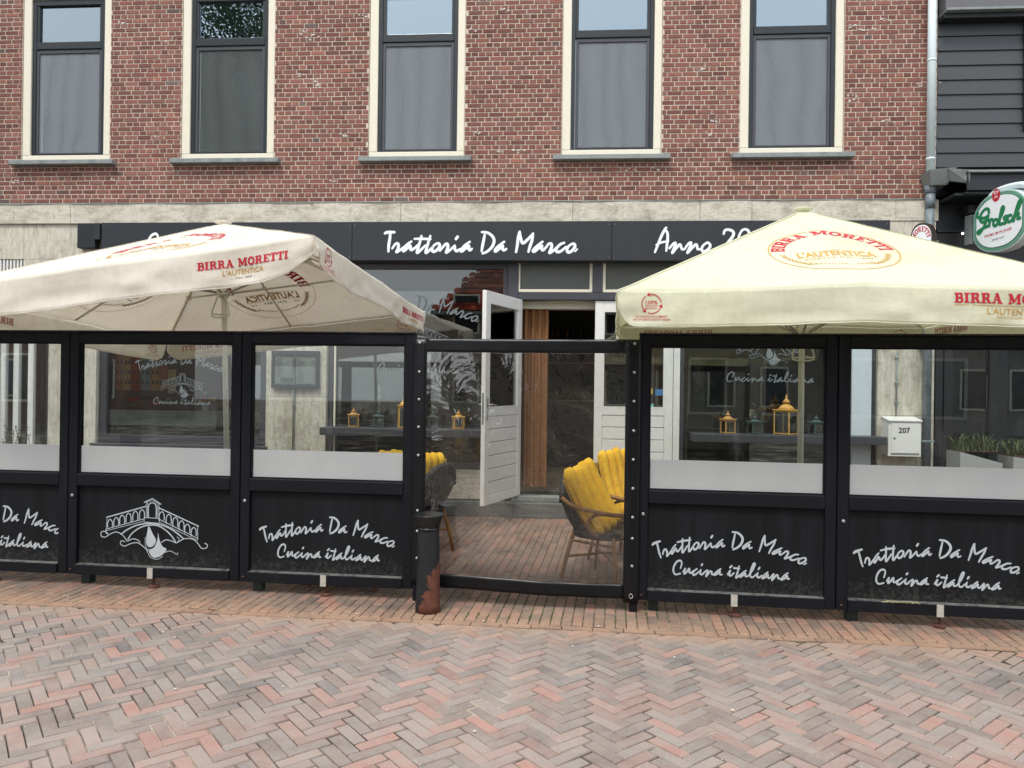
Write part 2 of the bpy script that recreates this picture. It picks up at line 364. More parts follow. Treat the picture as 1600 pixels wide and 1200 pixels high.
# flat ink: strokes in 2D, mapped onto a surface by fn(x, y, lift)
class Ink:
    def __init__(s): s.v = []; s.f = []; s.layer = 0
    def stroke(s, pts, w, smooth=True, closed=False, cap=True, seg=6):
        P = catmull([(a, b, 0) for a, b in pts], seg, closed) if smooth else [Vector((a, b, 0)) for a, b in pts]
        if not smooth or len(P) < 3:
            Q = []
            for i in range(len(P)-1):
                for k in range(4): Q.append(P[i].lerp(P[i+1], k/4))
            Q.append(P[-1]); P = Q
        ws = w if isinstance(w, (list, tuple)) else None
        rad = []; n = len(P); k0 = len(s.v); L = (s.layer % 5)*.00022; s.layer += 1
        for i, p in enumerate(P):
            a = P[(i-1) % n] if (closed or i > 0) else P[0]; b = P[(i+1) % n] if (closed or i < n-1) else P[-1]
            d = (b-a); d = d.normalized() if d.length > 1e-9 else Vector((1, 0, 0)); nn = Vector((-d.y, d.x, 0))
            if ws:
                t = i/(n-1)*(len(ws)-1); j = min(int(t), len(ws)-2); hw = (ws[j]+(ws[j+1]-ws[j])*(t-j))/2
            else: hw = w/2
            Li = L+i*.00001; s.v.append((p.x+nn.x*hw, p.y+nn.y*hw, Li)); s.v.append((p.x-nn.x*hw, p.y-nn.y*hw, Li)); rad.append((p, hw))
        m_ = n if closed else n-1
        for i in range(m_):
            a = k0+2*i; b = k0+2*((i+1) % n); s.f.append((a, b, b+1, a+1))
        if cap and smooth and not closed and n > 3:
            for i, (p, hw) in enumerate(rad):
                if i % 2 and 1 < i < n-2: continue
                kk = len(s.v); s.v += [(p.x+hw*.985*math.cos(q*PI/6), p.y+hw*.985*math.sin(q*PI/6), L+.0006+i*.00001) for q in range(12)]; s.f.append(tuple(range(kk, kk+12)))
        elif cap and not closed:
            for e, (p, q) in enumerate(((P[0], P[1]), (P[-1], P[-2]))):
                d = (p-q).normalized(); nn = Vector((-d.y, d.x, 0))
                hw = (Vector(s.v[k0+(0 if e == 0 else 2*n-2)])-Vector(s.v[k0+(1 if e == 0 else 2*n-1)])).length/2
                base = [k0+1, k0] if e == 0 else [k0+2*n-2, k0+2*n-1]
                if e == 0: nn = -nn; base = [k0, k0+1]; nn = nn
                arc = []
                a0, a1 = Vector(s.v[base[0]]), Vector(s.v[base[1]])
                ax = (a0-a1).normalized()
                for t in (.25, .5, .75):
                    an = PI*t; q_ = p+ax*math.cos(an)*hw+d*math.sin(an)*hw; arc.append(len(s.v)); s.v.append((q_.x, q_.y, L))
                s.f.append(tuple([base[0]]+arc+[base[1]]))
    def poly(s, pts):
        k = len(s.v); L = (s.layer % 5)*.00022; s.layer += 1
        s.v += [(a, b, L) for a, b in pts]; s.f.append(tuple(range(k, k+len(pts))))
    def quad(s, x0, y0, x1, y1):
        for i in range(4):
            a = x0+(x1-x0)*i/4; b = x0+(x1-x0)*(i+1)/4; s.poly([(a, y0), (b, y0), (b, y1), (a, y1)]); s.layer -= 1
        s.layer += 1
    def merge(s, o, fn=lambda x, y: (x, y)):
        k = len(s.v); s.v += [(*fn(a, b), c) for a, b, c in o.v]; s.f += [tuple(i+k for i in f) for f in o.f]; s.layer = max(s.layer, o.layer)
        return s
    def build(s, name, mat, fn, parent=None, flip=False):
        me = bpy.data.meshes.new(name)
        me.from_pydata([tuple(fn(a, b, c)) for a, b, c in s.v], [], [f[::-1] if flip else f for f in s.f]); me.update()
        me.materials.append(mat); return link(name, me, None, parent)
def bbox(ink):
    xs = [v[0] for v in ink.v]; ys = [v[1] for v in ink.v]; return min(xs), max(xs), min(ys), max(ys)
_fc = {}
def font_ink(txt, bold=0.0):
    """plain sans lettering from the built-in font, 1 unit = cap height, origin at left of baseline"""
    key = (txt, bold)
    if key not in _fc:
        cu = bpy.data.curves.new('t', 'FONT'); cu.body = txt; cu.size = 1.0; cu.offset = bold; cu.resolution_u = 3; cu.space_character = 1.05
        ob = bpy.data.objects.new('t', cu); C.objects.link(ob)
        dg = bpy.context.evaluated_depsgraph_get(); me = bpy.data.meshes.new_from_object(ob.evaluated_get(dg))
        v = [tuple(x.co) for x in me.vertices]; f = [tuple(p.vertices) for p in me.polygons]
        bpy.data.objects.remove(ob); bpy.data.curves.remove(cu); bpy.data.meshes.remove(me)
        _fc[key] = (v, f)
    v, f = _fc[key]; k = Ink(); h = .72
    k.v = [(a/h, b/h, 0) for a, b, c in v]; k.f = list(f); return k
def place(ink, x0, y0, w=None, h=None, centre=False, sx=1.0):
    a, b, c, d = bbox(ink)
    if w is None: sc_ = h; sx_ = h*sx
    else: sx_ = w/(b-a); sc_ = h if h is not None else sx_
    ox = x0-(sx_*(a+b)/2 if centre else sx_*a)
    r = Ink(); r.merge(ink, lambda x, y: (ox+x*sx_, y0+y*sc_)); return r
def arc_ink(ink, cx, cy, R, hscale, total=None, mid=90, top=True, width=None):
    """bend a line of lettering (cap height 1) round a circle, centred at angle mid (degrees)"""
    a, b, c, d = bbox(ink); w = (b-a)
    r = Ink()
    def f(x, y):
        t = (x-(a+b)/2)/w
        if top:
            an = math.radians(mid)-t*math.radians(total); rr = R+y*hscale
        else:
            an = math.radians(mid)+t*math.radians(total); rr = R-y*hscale
        return (cx+rr*math.cos(an), cy+rr*math.sin(an))
    r.merge(ink, f); return r
# slab letters
def slab(txt):
    k = Ink(); x = 0
    def ln(pts, w, sm=False): k.stroke([(x+a, b) for a, b in pts], w, smooth=sm, cap=False)
    for ch in txt:
        if ch == ' ': x += .45; continue
        if ch in 'IBREP': ln([(.22, 0), (.22, 1)], .25)
        if ch == 'I': ln([(0, .065), (.46, .065)], .13); ln([(0, .935), (.46, .935)], .13); adv = .54
        if ch == 'B':
            ln([(0, .935), (.5, .935)], .13); ln([(.2, .52), (.5, .52)], .12); ln([(0, .065), (.5, .065)], .13)
            ln([(.44, .935), (.6, .88), (.64, .73), (.58, .57), (.44, .52)], .19, True); ln([(.48, .52), (.66, .45), (.7, .29), (.64, .12), (.48, .065)], .2, True); adv = .86
        if ch == 'R':
            ln([(0, .935), (.5, .935)], .13); ln([(.2, .5), (.5, .5)], .12); ln([(0, .065), (.46, .065)], .13)
            ln([(.44, .935), (.62, .88), (.66, .72), (.6, .55), (.44, .5)], .2, True); ln([(.48, .5), (.64, .32), (.68, .07)], .22); ln([(.6, .065), (.92, .065)], .13); adv = .97
        if ch == 'A':
            ln([(.17, .06), (.42, .98)], .12); ln([(.42, .98), (.72, .06)], .25); ln([(.26, .33), (.62, .33)], .1)
            ln([(0, .065), (.34, .065)], .13); ln([(.52, .065), (.94, .065)], .13); ln([(.28, .94), (.5, .94)], .12); adv = .98
        if ch == 'M':
            ln([(.17, 0), (.17, .95)], .13); ln([(.2, .98), (.52, .15)], .24); ln([(.52, .15), (.86, .98)], .13); ln([(.92, 0), (.92, 1)], .24)
            ln([(0, .065), (.34, .065)], .13); ln([(.72, .065), (1.14, .065)], .13); ln([(0, .935), (.28, .935)], .13); ln([(.85, .935), (1.14, .935)], .13); adv = 1.2
        if ch == 'O':
            k.stroke([(x+.45+.33*math.cos(t*PI/6), .5+.42*math.sin(t*PI/6)) for t in range(12)], .22, closed=True); adv = .95
        if ch == 'E':
            ln([(0, .935), (.7, .935)], .13); ln([(.2, .5), (.52, .5)], .13); ln([(0, .065), (.72, .065)], .13)
            ln([(.68, .68), (.68, 1)], .1); ln([(.7, 0), (.7, .32)], .1); ln([(.52, .38), (.52, .62)], .08); adv = .82
        if ch == 'T':
            ln([(.4, 0), (.4, 1)], .25); ln([(0, .93), (.8, .93)], .14); ln([(.05, .65), (.05, 1)], .1); ln([(.75, .65), (.75, 1)], .1); ln([(.17, .065), (.63, .065)], .13); adv = .86
        x += adv
    return k
# brush script, strokes traced word by word (units: 1 = cap height)
def script(strokes, base, cap, w, x0=0):
    k = Ink(); u = cap
    for st in strokes:
        ww = w
        if isinstance(st, tuple): st, ww = st
        k.stroke([((a-x0)/u, (base-b)/u) for a, b in st], [ww*.8/u, ww/u, ww*1.05/u, ww*.8/u] if len(st) > 2 else ww/u)
    return k
TRA = [([(78,142),(115,127),(230,124)], 50), [(165,130),(158,220),(142,330),(138,430)],
 [(200,380),(245,315),(278,303),(298,330),(288,395),(268,438),(330,402),(380,362)],
 [(502,272),(430,322),(378,385),(378,425),(430,385),(482,338),(488,385),(508,405),(570,365),(600,330)],
 [(660,185),(640,270),(605,390),(596,448),(640,418),(725,335)], ([(550,230),(680,229),(806,236)], 40), [(800,185),(778,260),(742,390),(735,450),(785,415),(840,360)],
 [(905,305),(855,340),(832,395),(850,432),(905,410),(950,345),(935,302),(898,305)],
 [(955,418),(1015,345),(1058,308),(1082,335),(1072,395),(1056,446),(1110,412),(1185,340)],
 [(1190,338),(1192,395),(1222,422),(1275,392)], [(1207,232),(1232,198)],
 [(1424,278),(1345,335),(1292,405),(1300,428),(1360,380),(1408,342),(1408,390),(1430,412),(1458,388)]]
DAM = [[(107,165),(92,250),(75,340),(62,425)], ([(62,125),(150,135),(225,190),(255,262),(225,355),(150,430),(78,462)], 46),
 [(412,278),(330,340),(275,400),(282,430),(345,378),(388,342),(388,390),(412,412),(446,390)],
 [(600,440),(618,330),(630,220),(648,125)], [(652,120),(668,215),(703,300),(780,240),(862,150)], [(860,150),(846,250),(815,350),(792,436)],
 [(1008,278),(930,340),(865,408),(882,432),(950,375),(996,342),(994,390),(1018,412),(1062,368)],
 [(1062,368),(1102,315),(1138,308),(1152,345),(1136,405),(1120,452),(1180,415),(1245,352)],
 [(1342,295),(1280,322),(1222,390),(1236,436),(1295,425),(1372,360)],
 [(1472,308),(1412,350),(1388,408),(1412,446),(1470,415),(1510,350),(1492,310),(1462,312)], ([(1545,392),(1514,430)], 26)]
ANN = [[(104,440),(150,325),(210,180),(262,85),(280,62)], [(262,90),(298,140),(305,225),(295,330),(285,420)], ([(122,330),(180,298),(318,268)], 34),
 [(335,382),(395,312),(432,302),(412,375),(382,450),(440,380),(498,325),(518,350),(535,395),(575,395)],
 [(575,395),(640,310),(680,298),(658,375),(625,450),(695,375),(755,325),(776,350),(785,395),(830,395)],
 [(935,292),(872,340),(850,395),(880,435),(950,400),(985,345),(962,302),(928,297)],
 ([(1196,160),(1212,110),(1272,95),(1345,128),(1345,190),(1285,270),(1195,390),(1190,430),(1270,405),(1370,430)], 46),
 ([(1480,110),(1440,190),(1425,300),(1450,410),(1520,430),(1590,330),(1610,200),(1580,110),(1520,92),(1475,115)], 44)]
CUC_ = [[(205,145),(219,90),(202,62),(158,75),(124,130),(120,185),(148,215),(203,203)],
 [(237,183),(262,148),(250,205),(280,185),(310,148),(312,188),(332,195),(360,172)],
 [(402,150),(367,175),(352,205),(377,216),(438,172)], [(450,158),(442,200),(465,208),(508,172)], [(456,109),(467,97)],
 [(508,172),(531,166),(512,230),(555,178),(578,180),(580,203),(600,208),(622,192)],
 [(686,145),(642,175),(608,212),(642,203),(676,170),(676,205),(702,208)],
 [(768,205),(800,162),(786,205),(806,218),(845,188)], [(796,129),(817,111)],
 [(905,112),(886,180),(870,240),(920,203)], [(842,135),(905,140)],
 [(987,160),(942,190),(917,232),(950,213),(977,190),(980,222),(1008,222)],
 [(1008,222),(1060,160),(1090,92),(1074,85),(1045,150),(1036,213),(1062,233),(1110,198)],
 [(1125,182),(1117,222),(1140,233),(1172,212)], [(1131,144),(1145,126)],
 [(1242,175),(1202,205),(1178,242),(1215,228),(1241,200),(1246,232),(1266,238),(1300,200)],
 [(1300,200),(1312,196),(1291,260),(1342,206),(1360,214),(1362,238),(1386,242)],
 [(1476,180),(1432,210),(1398,252),(1440,238),(1466,210),(1472,243),(1492,241)]]
CUC = [[(a, b-.028*(a-100)) for a, b in s_] for s_ in CUC_]
def tdm(w=46):
    t = script(TRA, 445, 345, w); d = script(DAM, 445, 345, w, x0=-1550); t.merge(d); t.layer += 12; return t
def cuc(w=21): return script(CUC, 213, 165, w, x0=105)
def bridge_ink():
    k = Ink(); s = lambda pts, w, sm=True, cl=False: k.stroke([(a-800, 540-b) for a, b in pts], w, smooth=sm, closed=cl)
    s([(700,243),(800,195),(905,258)], 10, False); s([(728,238),(800,213),(872,250)], 5, False)
    for x_ in (727, 743, 868, 882): s([(x_, 240), (x_, 408)], 6, False)
    s([(754,410),(752,300),(768,256),(800,243),(834,256),(850,300),(850,405)], 13)
    s([(705,415),(890,420),(888,476),(702,466),(705,415)], 7, False)
    for a in (([(245,427),(725,287)], 13), ([(250,560),(700,430)], 8), ([(240,582),(700,456)], 6), ([(250,430),(240,578)], 6),
              ([(875,297),(1360,492)], 13), ([(890,430),(1355,630)], 8), ([(890,462),(1350,652)], 6), ([(1350,495),(1352,645)], 7)): s(a[0], a[1], False)
    for cx_, t_, b_ in ((288,450,540),(365,426,518),(437,397,495),(515,372,474),(597,347,452),(678,327,430),(917,342,440),(1003,370,474),(1083,402,508),(1158,438,540),(1228,474,572),(1305,508,604)):
        s([(cx_-31, b_), (cx_-30, t_+35), (cx_-2, t_), (cx_+26, t_+28), (cx_+30, b_-4)], 11)
    s([(425,615),(500,560),(620,505),(760,480),(900,490),(1020,530),(1120,590),(1185,642)], 15)
    s([(510,668),(560,600),(650,535),(760,500),(880,505),(980,560),(1045,620),(1088,678)], 14)
    s([(240,560),(235,600),(260,620)], 8)
    s([(262,615),(225,590),(180,600),(182,645),(230,655),(290,618),(360,592),(430,615),(480,665),(505,690),(560,665),(620,670),(660,700)], 10)
    s([(470,700),(430,690),(420,728),(470,750),(540,720),(620,705),(690,740),(755,795)], 10)
    s([(920,690),(970,660),(1040,670),(1100,688),(1190,640),(1290,640),(1350,680),(1400,738),(1455,735),(1470,700),(1440,682)], 10)
    s([(1120,670),(1130,640),(1105,622)], 7); s([(955,805),(1020,785),(1075,805),(1105,822),(1115,800)], 7)
    P = lambda pts: k.poly([(v.x, v.y) for v in catmull([(a-800, 540-b, 0) for a, b in pts], 5, True)])
    P([(762,512),(742,590),(730,680),(745,735),(790,750),(832,718),(850,665),(812,600)])
    P([(875,585),(868,660),(830,750),(768,785),(785,835),(825,868),(872,862),(925,835),(980,768),(930,735),(892,660)])
    s([(720,640),(722,720),(745,770),(800,780)], 6); s([(740,790),(790,865),(870,884),(935,850)], 6)
    return k
GRO_OLD = [ [(60,30),(72,62),(60,78),(42,60),(38,30),(48,12),(62,22),(66,40)], [(66,44),(62,10),(50,-20),(32,-14)],
        [(66,30),(78,52),(86,48),(84,20),(92,14)], [(118,46),(102,44),(94,22),(104,8),(120,16),(124,36),(112,46)], [(122,30),(140,60),(146,92),(136,90),(132,40),(138,12),(150,16)],
        [(174,50),(158,50),(158,38),(172,26),(168,10),(150,12)], [(206,44),(192,48),(182,28),(190,10),(208,16)], [(210,18),(226,60),(236,96),(226,92),(216,8)], [(218,30),(234,46),(244,40),(240,12),(252,14)] ]
GRO = [[(a-490, (740-(b+.28*(a-740)))) for a, b in st] for st in (
 [(640,600),(628,545),(585,550),(540,615),(528,690),(560,730),(605,705),(632,640)], [(500,600),(492,645),(530,668),(590,668),(632,640),(600,740),(560,830),(520,893),(502,868),(555,825),(625,785)],
 [(640,700),(648,745),(642,785)], [(646,735),(668,692),(690,705)], [(722,692),(697,722),(697,768),(720,783),(746,750),(744,706),(724,692)],
 [(742,750),(790,640),(816,545),(800,522),(782,585),(766,700),(772,765),(800,755)], [(852,652),(826,662),(822,690),(846,718),(836,748),(806,752)],
 [(902,642),(872,652),(860,700),(876,733),(912,712)], [(912,700),(980,565),(1010,455),(992,450),(960,560),(930,722)], [(936,682),(965,622),(986,625),(976,690),(1004,684)])]

def boardm():
    mt, n, b = new_mat('black_board_with_splashed_dirt')
    tc = N(n, 'ShaderNodeTexCoord'); sx = N(n, 'ShaderNodeSeparateXYZ'); n.links.new(tc.outputs['Object'], sx.inputs[0])
    mr = N(n, 'ShaderNodeMapRange'); mr.inputs[1].default_value = .45; mr.inputs[2].default_value = .14; mr.inputs[3].default_value = 0; mr.inputs[4].default_value = .22; n.links.new(sx.outputs[2], mr.inputs[0])
    ad = N(n, 'ShaderNodeMath', operation='ADD'); n.links.new(mr.outputs[0], ad.inputs[0]); n.links.new(noise(n, 34, 8, .85, obj=False), ad.inputs[1])
    f = ramp(n, ad.outputs[0], [(.64, g4(0)), (.84, g4(.30))])
    c0 = ramp(n, noise(n, 3, 7, .7, stretch=(3, 1, .3), obj=False), [(.4, S(12, 15, 18)), (.75, S(25, 28, 32))])
    n.links.new(mixc(n, f, c0, S(120, 116, 104)), b.inputs['Base Color']); b.inputs['Roughness'].default_value = .62; b.inputs['Specular IOR Level'].default_value = .22
    bump(n, b, noise(n, 50, 5, obj=False), .12); return mt
M['blackpanel'] = boardm()
M['page'] = plain('menu_paper', S(246, 246, 242), .8, tone=.01)
M['wfrost'] = plain('pale_frosted_band', S(196, 200, 196), .7); M['tfrost'] = plain('grey_frosted_sheet', S(112, 115, 113), .7, tone=.05)
M['dullglass'] = glassmat('dull_glass', k=.5, rough=.2)
M['frost2'] = plain('greenish_frosted_sheet', S(96, 110, 106), .5, tone=.05)
M['step'] = plain('worn_bluestone', S(98, 100, 98), .8, wear=S(70, 72, 72), wscale=6, stretch=(.3, 1, 1))
M['blueish'] = plain('pale_blue_white_board', S(196, 206, 212), .4, tone=.03)
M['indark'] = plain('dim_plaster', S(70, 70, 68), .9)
def rnd3(bias=0): return (random.random(), random.random(), random.random())
# ================================================================ GROUND
def prism(mb, poly, zt, zb, bev):
    """convex polygon brick with a chamfered top"""
    n = len(poly); c = sum((Vector((a, b, 0)) for a, b in poly), Vector())/n
    ins = []
    for i in range(n):
        p = Vector((*poly[i], 0)); d = (c-p); L = d.length
        ins.append(p+d*min(.45, bev*1.4/max(L, 1e-5)))
    tx, ty = random.uniform(-.015, .015), random.uniform(-.015, .015)
    z = lambda p, z0: z0+(p[0]-c.x)*tx+(p[1]-c.y)*ty
    vs = [(p.x, p.y, z(p, zt)) for p in ins]+[(a, b, z((a, b), zt-bev)) for a, b in poly]+[(a, b, zb) for a, b in poly]
    fs = [tuple(range(n))]
    for i in range(n):
        j = (i+1) % n; fs += [(i, i+n, j+n, j), (i+n, i+2*n, j+2*n, j+n)]
    mb.cur = rnd3(); mb.add(vs, fs)
def clip(poly, nx, ny, d):      # keep nx*x+ny*y >= d
    o = []
    for i in range(len(poly)):
        p, q = poly[i], poly[(i+1) % len(poly)]; a = nx*p[0]+ny*p[1]-d; b = nx*q[0]+ny*q[1]-d
        if a >= 0: o.append(p)
        if a*b < 0: t = a/(a-b); o.append((p[0]+(q[0]-p[0])*t, p[1]+(q[1]-p[1])*t))
    return o
def area(p): return abs(sum(p[i][0]*p[(i+1) % len(p)][1]-p[(i+1) % len(p)][0]*p[i][1] for i in range(len(p))))/2
mb = MB(); mb.box(-60, 60, -60, 40, -.4, -.0095)
mb.build('ground', M['sand'], kind='structure')
# border line between pavement and street
b0, b1 = Vector(G(0, 938)), Vector(G(1600, 1012)); bd = (b1-b0).normalized(); bn = Vector((bd.y, -bd.x))  # bn points to the street
bdist = bn.dot(b0)
def brick_variants(name, L, Wd, mat, bev=.0052, H=.05, nv=14):
    r = []
    for k in range(nv):
        m_ = MB(); prism(m_, [(-L/2, -Wd/2), (L/2, -Wd/2), (L/2, Wd/2), (-L/2, Wd/2)], 0, -H, bev); r.append(m_.me(name, mat))
    return r
PB = brick_variants('paving_brick', .197, .0625, M['paver'])
PV = brick_variants('pavement_brick', .197, .0673, M['pave2'])
def seat(me, name, x, y, ang, z, parent, rot3=None):
    o = bpy.data.objects.new(name, me); C.objects.link(o); o.parent = parent
    o.location = (x, y, z); o.rotation_euler = rot3 or (random.uniform(-.012, .012), random.uniform(-.012, .012), ang); return o
# street in herringbone
mb = MB(); mb.box(-11, 11, -6.9, -3.2, -.30, -.0095-.0005)
road = MB(); road.add([(-20, b0.y+.02+(-20-b0.x)*bd.y/bd.x, -.006), (-20, -16, -.006), (20, -16, -.006), (20, b0.y+.02+(20-b0.x)*bd.y/bd.x, -.006)], [(0, 1, 2, 3)])
road = road.build('road', M['sand'], kind='structure')
ha = math.radians(42.2); ca, sa = math.cos(ha), math.sin(ha); Wm = .0675; gap = .0024
items = []
for i in range(-260, 260):
    for j in range(-260, 260):
        mm = (i-j) % 6
        if mm == 0: r = (i*Wm, j*Wm, (i+3)*Wm, (j+1)*Wm, 0)
        elif mm == 5: r = (i*Wm, j*Wm, (i+1)*Wm, (j+3)*Wm, 1)
        else: continue
        cx_ = (r[0]+r[2])/2; cy_ = (r[1]+r[3])/2
        wx = cx_*ca-cy_*sa; wy = cx_*sa+cy_*ca-5.6
        if wy < -6.75 or wy > -3.4 or abs(wx) > 5.2: continue
        if abs(wx) > 1.2+( wy+9)*.85: continue
        e = gap
        corners = [(r[0]+e, r[1]+e), (r[2]-e, r[1]+e), (r[2]-e, r[3]-e), (r[0]+e, r[3]-e)]
        pw = [(a*ca-b*sa, a*sa+b*ca-5.6) for a, b in corners]
        pc = clip(pw, bn.x, bn.y, bdist+.075)
        if len(pc) < 3 or area(pc) < .0012: continue
        full = area(pc) > .999*area(pw)
        px = (Vector((wx, wy, 0))-CAM); dep = px.dot(Fv); u = px.dot(Rv)/dep
        vis = abs(u) < .70 and dep > 3.02
        items.append((full and vis, dep, wx, wy, ha+(PI/2 if r[4] else 0), pc))
items.sort(key=lambda t: (not t[0], t[1]))
stf = MB(); cnt = 0
def settle(x, y): return .007*pnoise(Vector((x*1.7, y*1.7, 0)))+random.uniform(-.0019, .0019)
for full, dep, wx, wy, an, pc in items:
    if full and cnt < 296:
        seat(random.choice(PB), 'paving_brick', wx, wy, an, settle(wx, wy), road); cnt += 1
    else: prism(stf, pc, settle(wx, wy), -.05, .0052)
stf.build('paving_bricks', M['paver'], road, kind='stuff')
# pavement: bricks square to the terrace screens, one long course at its edge
pav = MB(); pav.add([(-20, b0.y+.01+(-20-b0.x)*bd.y/bd.x, -.002), (20, b0.y+.01+(20-b0.x)*bd.y/bd.x, -.002), (20, .3, -.002), (-20, .3, -.002)], [(0, 1, 2, 3)])
pav = pav.build('pavement', M['sand'], kind='structure')
stf = MB(); cnt = 0; cand = []
pa = math.radians(-3.8); cp, sp_ = math.cos(pa), math.sin(pa)
Wp, Lp = .0725, .2025
for i in range(-130, 130):
    off = (i % 2)*Lp/2
    for j in range(-26, 4):
        cx_, cy_ = i*Wp, j*Lp+off
        if abs(cx_) > 9.5: continue
        h_, l_ = Wp/2-.0026, Lp/2-.0026
        ww = []
        for a, b in ((cx_-h_, cy_-l_), (cx_+h_, cy_-l_), (cx_+h_, cy_+l_), (cx_-h_, cy_+l_)):
            ww.append((a*cp-b*sp_, a*sp_+b*cp))
        pc = clip(ww, -bn.x, -bn.y, -bdist+.008); pc = clip(pc, 0, -1, .12) if pc else pc
        if len(pc) < 3 or area(pc) < .0008: continue
        full = area(pc) > .999*area(ww)
        wx, wy = cx_*cp-cy_*sp_, cx_*sp_+cy_*cp
        if abs(wx) > 9: continue
        d = (Vector((wx, wy, 0))-CAM).dot(Fv)
        cand.append((full and (-1.3 < wx < .75 or wy < -3.62) and abs(wx)<3.6, d, wx, wy, pc))
cand.sort(key=lambda t: (not t[0], t[1]))
for full, d, wx, wy, pc in cand:
    z = .004+settle(wx, wy)*.8
    if full and cnt < 296: seat(random.choice(PV), 'pavement_brick', wx, wy, pa+PI/2, z, pav); cnt += 1
    else: prism(stf, pc, z, -.05, .004)
L0 = (b1-b0).length
for k in range(-22, int(L0/.2025)+22):     # edge course, lying along the line
    p = b0+bd*(k*.2025+.1); q = p+bn*.034
    hx, hy = bd*.0985, bn*.031
    prism(stf, [tuple(q-hx-hy), tuple(q+hx-hy), tuple(q+hx+hy), tuple(q-hx+hy)][::-1], .003+random.uniform(-.0015, .0015), -.05, .004)
stf.build('pavement_bricks', M['pave2'], pav, kind='stuff')
# weeds in the joints, blown grit
wm = plain('weed_green', S(74, 96, 44), .9); gm = plain('pale_grit', S(196, 188, 170), .95)
mb = MB()
for k in range(700):
    t = random.random()
    if k < 520: x = random.uniform(-.95, .75); y = random.uniform(-4.0, -3.45)
    else: x = random.uniform(-3.6, 3.2); y = -3.85-(x+1)*.03+random.gauss(0, .13)
    if pnoise(Vector((x*3.1, y*3.1, 4))) < (.02 if k < 520 else .2): continue
    u = round((x*cp+y*sp_)/Wp-.5)+.5; v_ = x*-sp_+y*cp
    x = u*Wp*cp-v_*sp_; y = u*Wp*sp_+v_*cp
    if bn.dot(Vector((x, y))) > bdist-.01 or (k >= 520 and random.random() < .6): continue
    for q in range(5):
        a = random.uniform(0, 2*PI); l_ = random.uniform(.004, .016); w_ = .0022
        b_ = Vector((x+random.gauss(0, .003), y+random.gauss(0, .006), .003)); d_ = Vector((math.cos(a), math.sin(a), random.uniform(.3, 1.2)))*l_; s_ = Vector((-math.sin(a), math.cos(a), 0))*w_
        mb.add([b_-s_, b_+s_, b_+d_], [(0, 1, 2)])
mb.build('joint_weeds', wm, kind='stuff')
mb = MB()
for k in range(520):
    x = random.uniform(-3.8, 3.2); y = random.uniform(-6.2, -3.75) if k % 3 else -4.0-(x+1)*.05+random.gauss(0, .06)
    r = random.uniform(.0015, .005)*(1 if random.random() < .93 else 2.2); a = random.random()*PI
    z = .009
    mb.add([(x+r*math.cos(a+q), y+r*math.sin(a+q)*.7, z) for q in (0, 1.3, 2.9, 4.6)]+[(x, y, z+r*.6)], [(0, 1, 4), (1, 2, 4), (2, 3, 4), (3, 0, 4), (3, 2, 1, 0)])
mb.build('street_grit', gm, kind='stuff')

# ================================================================ RESTAURANT BUILDING
B = thing('brick_building', 'red brick building with five tall upper windows above a dark trattoria shop front', 'building', (-1, 0, 0))
B.location = (0, 0, 0)
ZST, ZSB = 3.86, 3.595       # stone band top, bottom
XL, XR = -9.2, 4.31
def cells(mb, xs, zs, holes, y0, y1):
    """solid wall with rectangular openings, as one clean shell"""
    xs = sorted(set(xs)); zs = sorted(set(zs))
    def solid(i, k):
        if i < 0 or k < 0 or i >= len(xs)-1 or k >= len(zs)-1: return False
        cx_, cz = (xs[i]+xs[i+1])/2, (zs[k]+zs[k+1])/2
        return not any(a < cx_ < b and c < cz < d for a, b, c, d in holes)
    for i in range(len(xs)-1):
        for k in range(len(zs)-1):
            if not solid(i, k): continue
            a, b, c, d = xs[i], xs[i+1], zs[k], zs[k+1]
            mb.add([(a, y0, c), (b, y0, c), (b, y0, d), (a, y0, d)], [(0, 1, 2, 3)])
            mb.add([(a, y1, c), (b, y1, c), (b, y1, d), (a, y1, d)], [(3, 2, 1, 0)])
            if not solid(i-1, k): mb.add([(a, y0, c), (a, y0, d), (a, y1, d), (a, y1, c)], [(0, 1, 2, 3)])
            if not solid(i+1, k): mb.add([(b, y0, c), (b, y1, c), (b, y1, d), (b, y0, d)], [(0, 1, 2, 3)])
            if not solid(i, k-1): mb.add([(a, y0, c), (a, y1, c), (b, y1, c), (b, y0, c)], [(0, 1, 2, 3)])
            if not solid(i, k+1): mb.add([(a, y0, d), (b, y0, d), (b, y1, d), (a, y1, d)], [(0, 1, 2, 3)])
WZ0, WZ1 = 4.40, 6.60
wins = [(-7.05, -5.86), (-4.915, -3.705), (-2.495, -1.29), (-.095, 1.112), (2.037, 3.25)]
extra = (-9.46, -8.2)
holes = [(a, b, WZ0, WZ1) for a, b in wins]
mb = MB(); xs = [XL, XR]+[v for w in wins for v in w]; cells(mb, xs, [ZST-.3, 7.4, WZ0, WZ1], holes, .0025, .34)
mb.build('wall', M['mortar'], B)
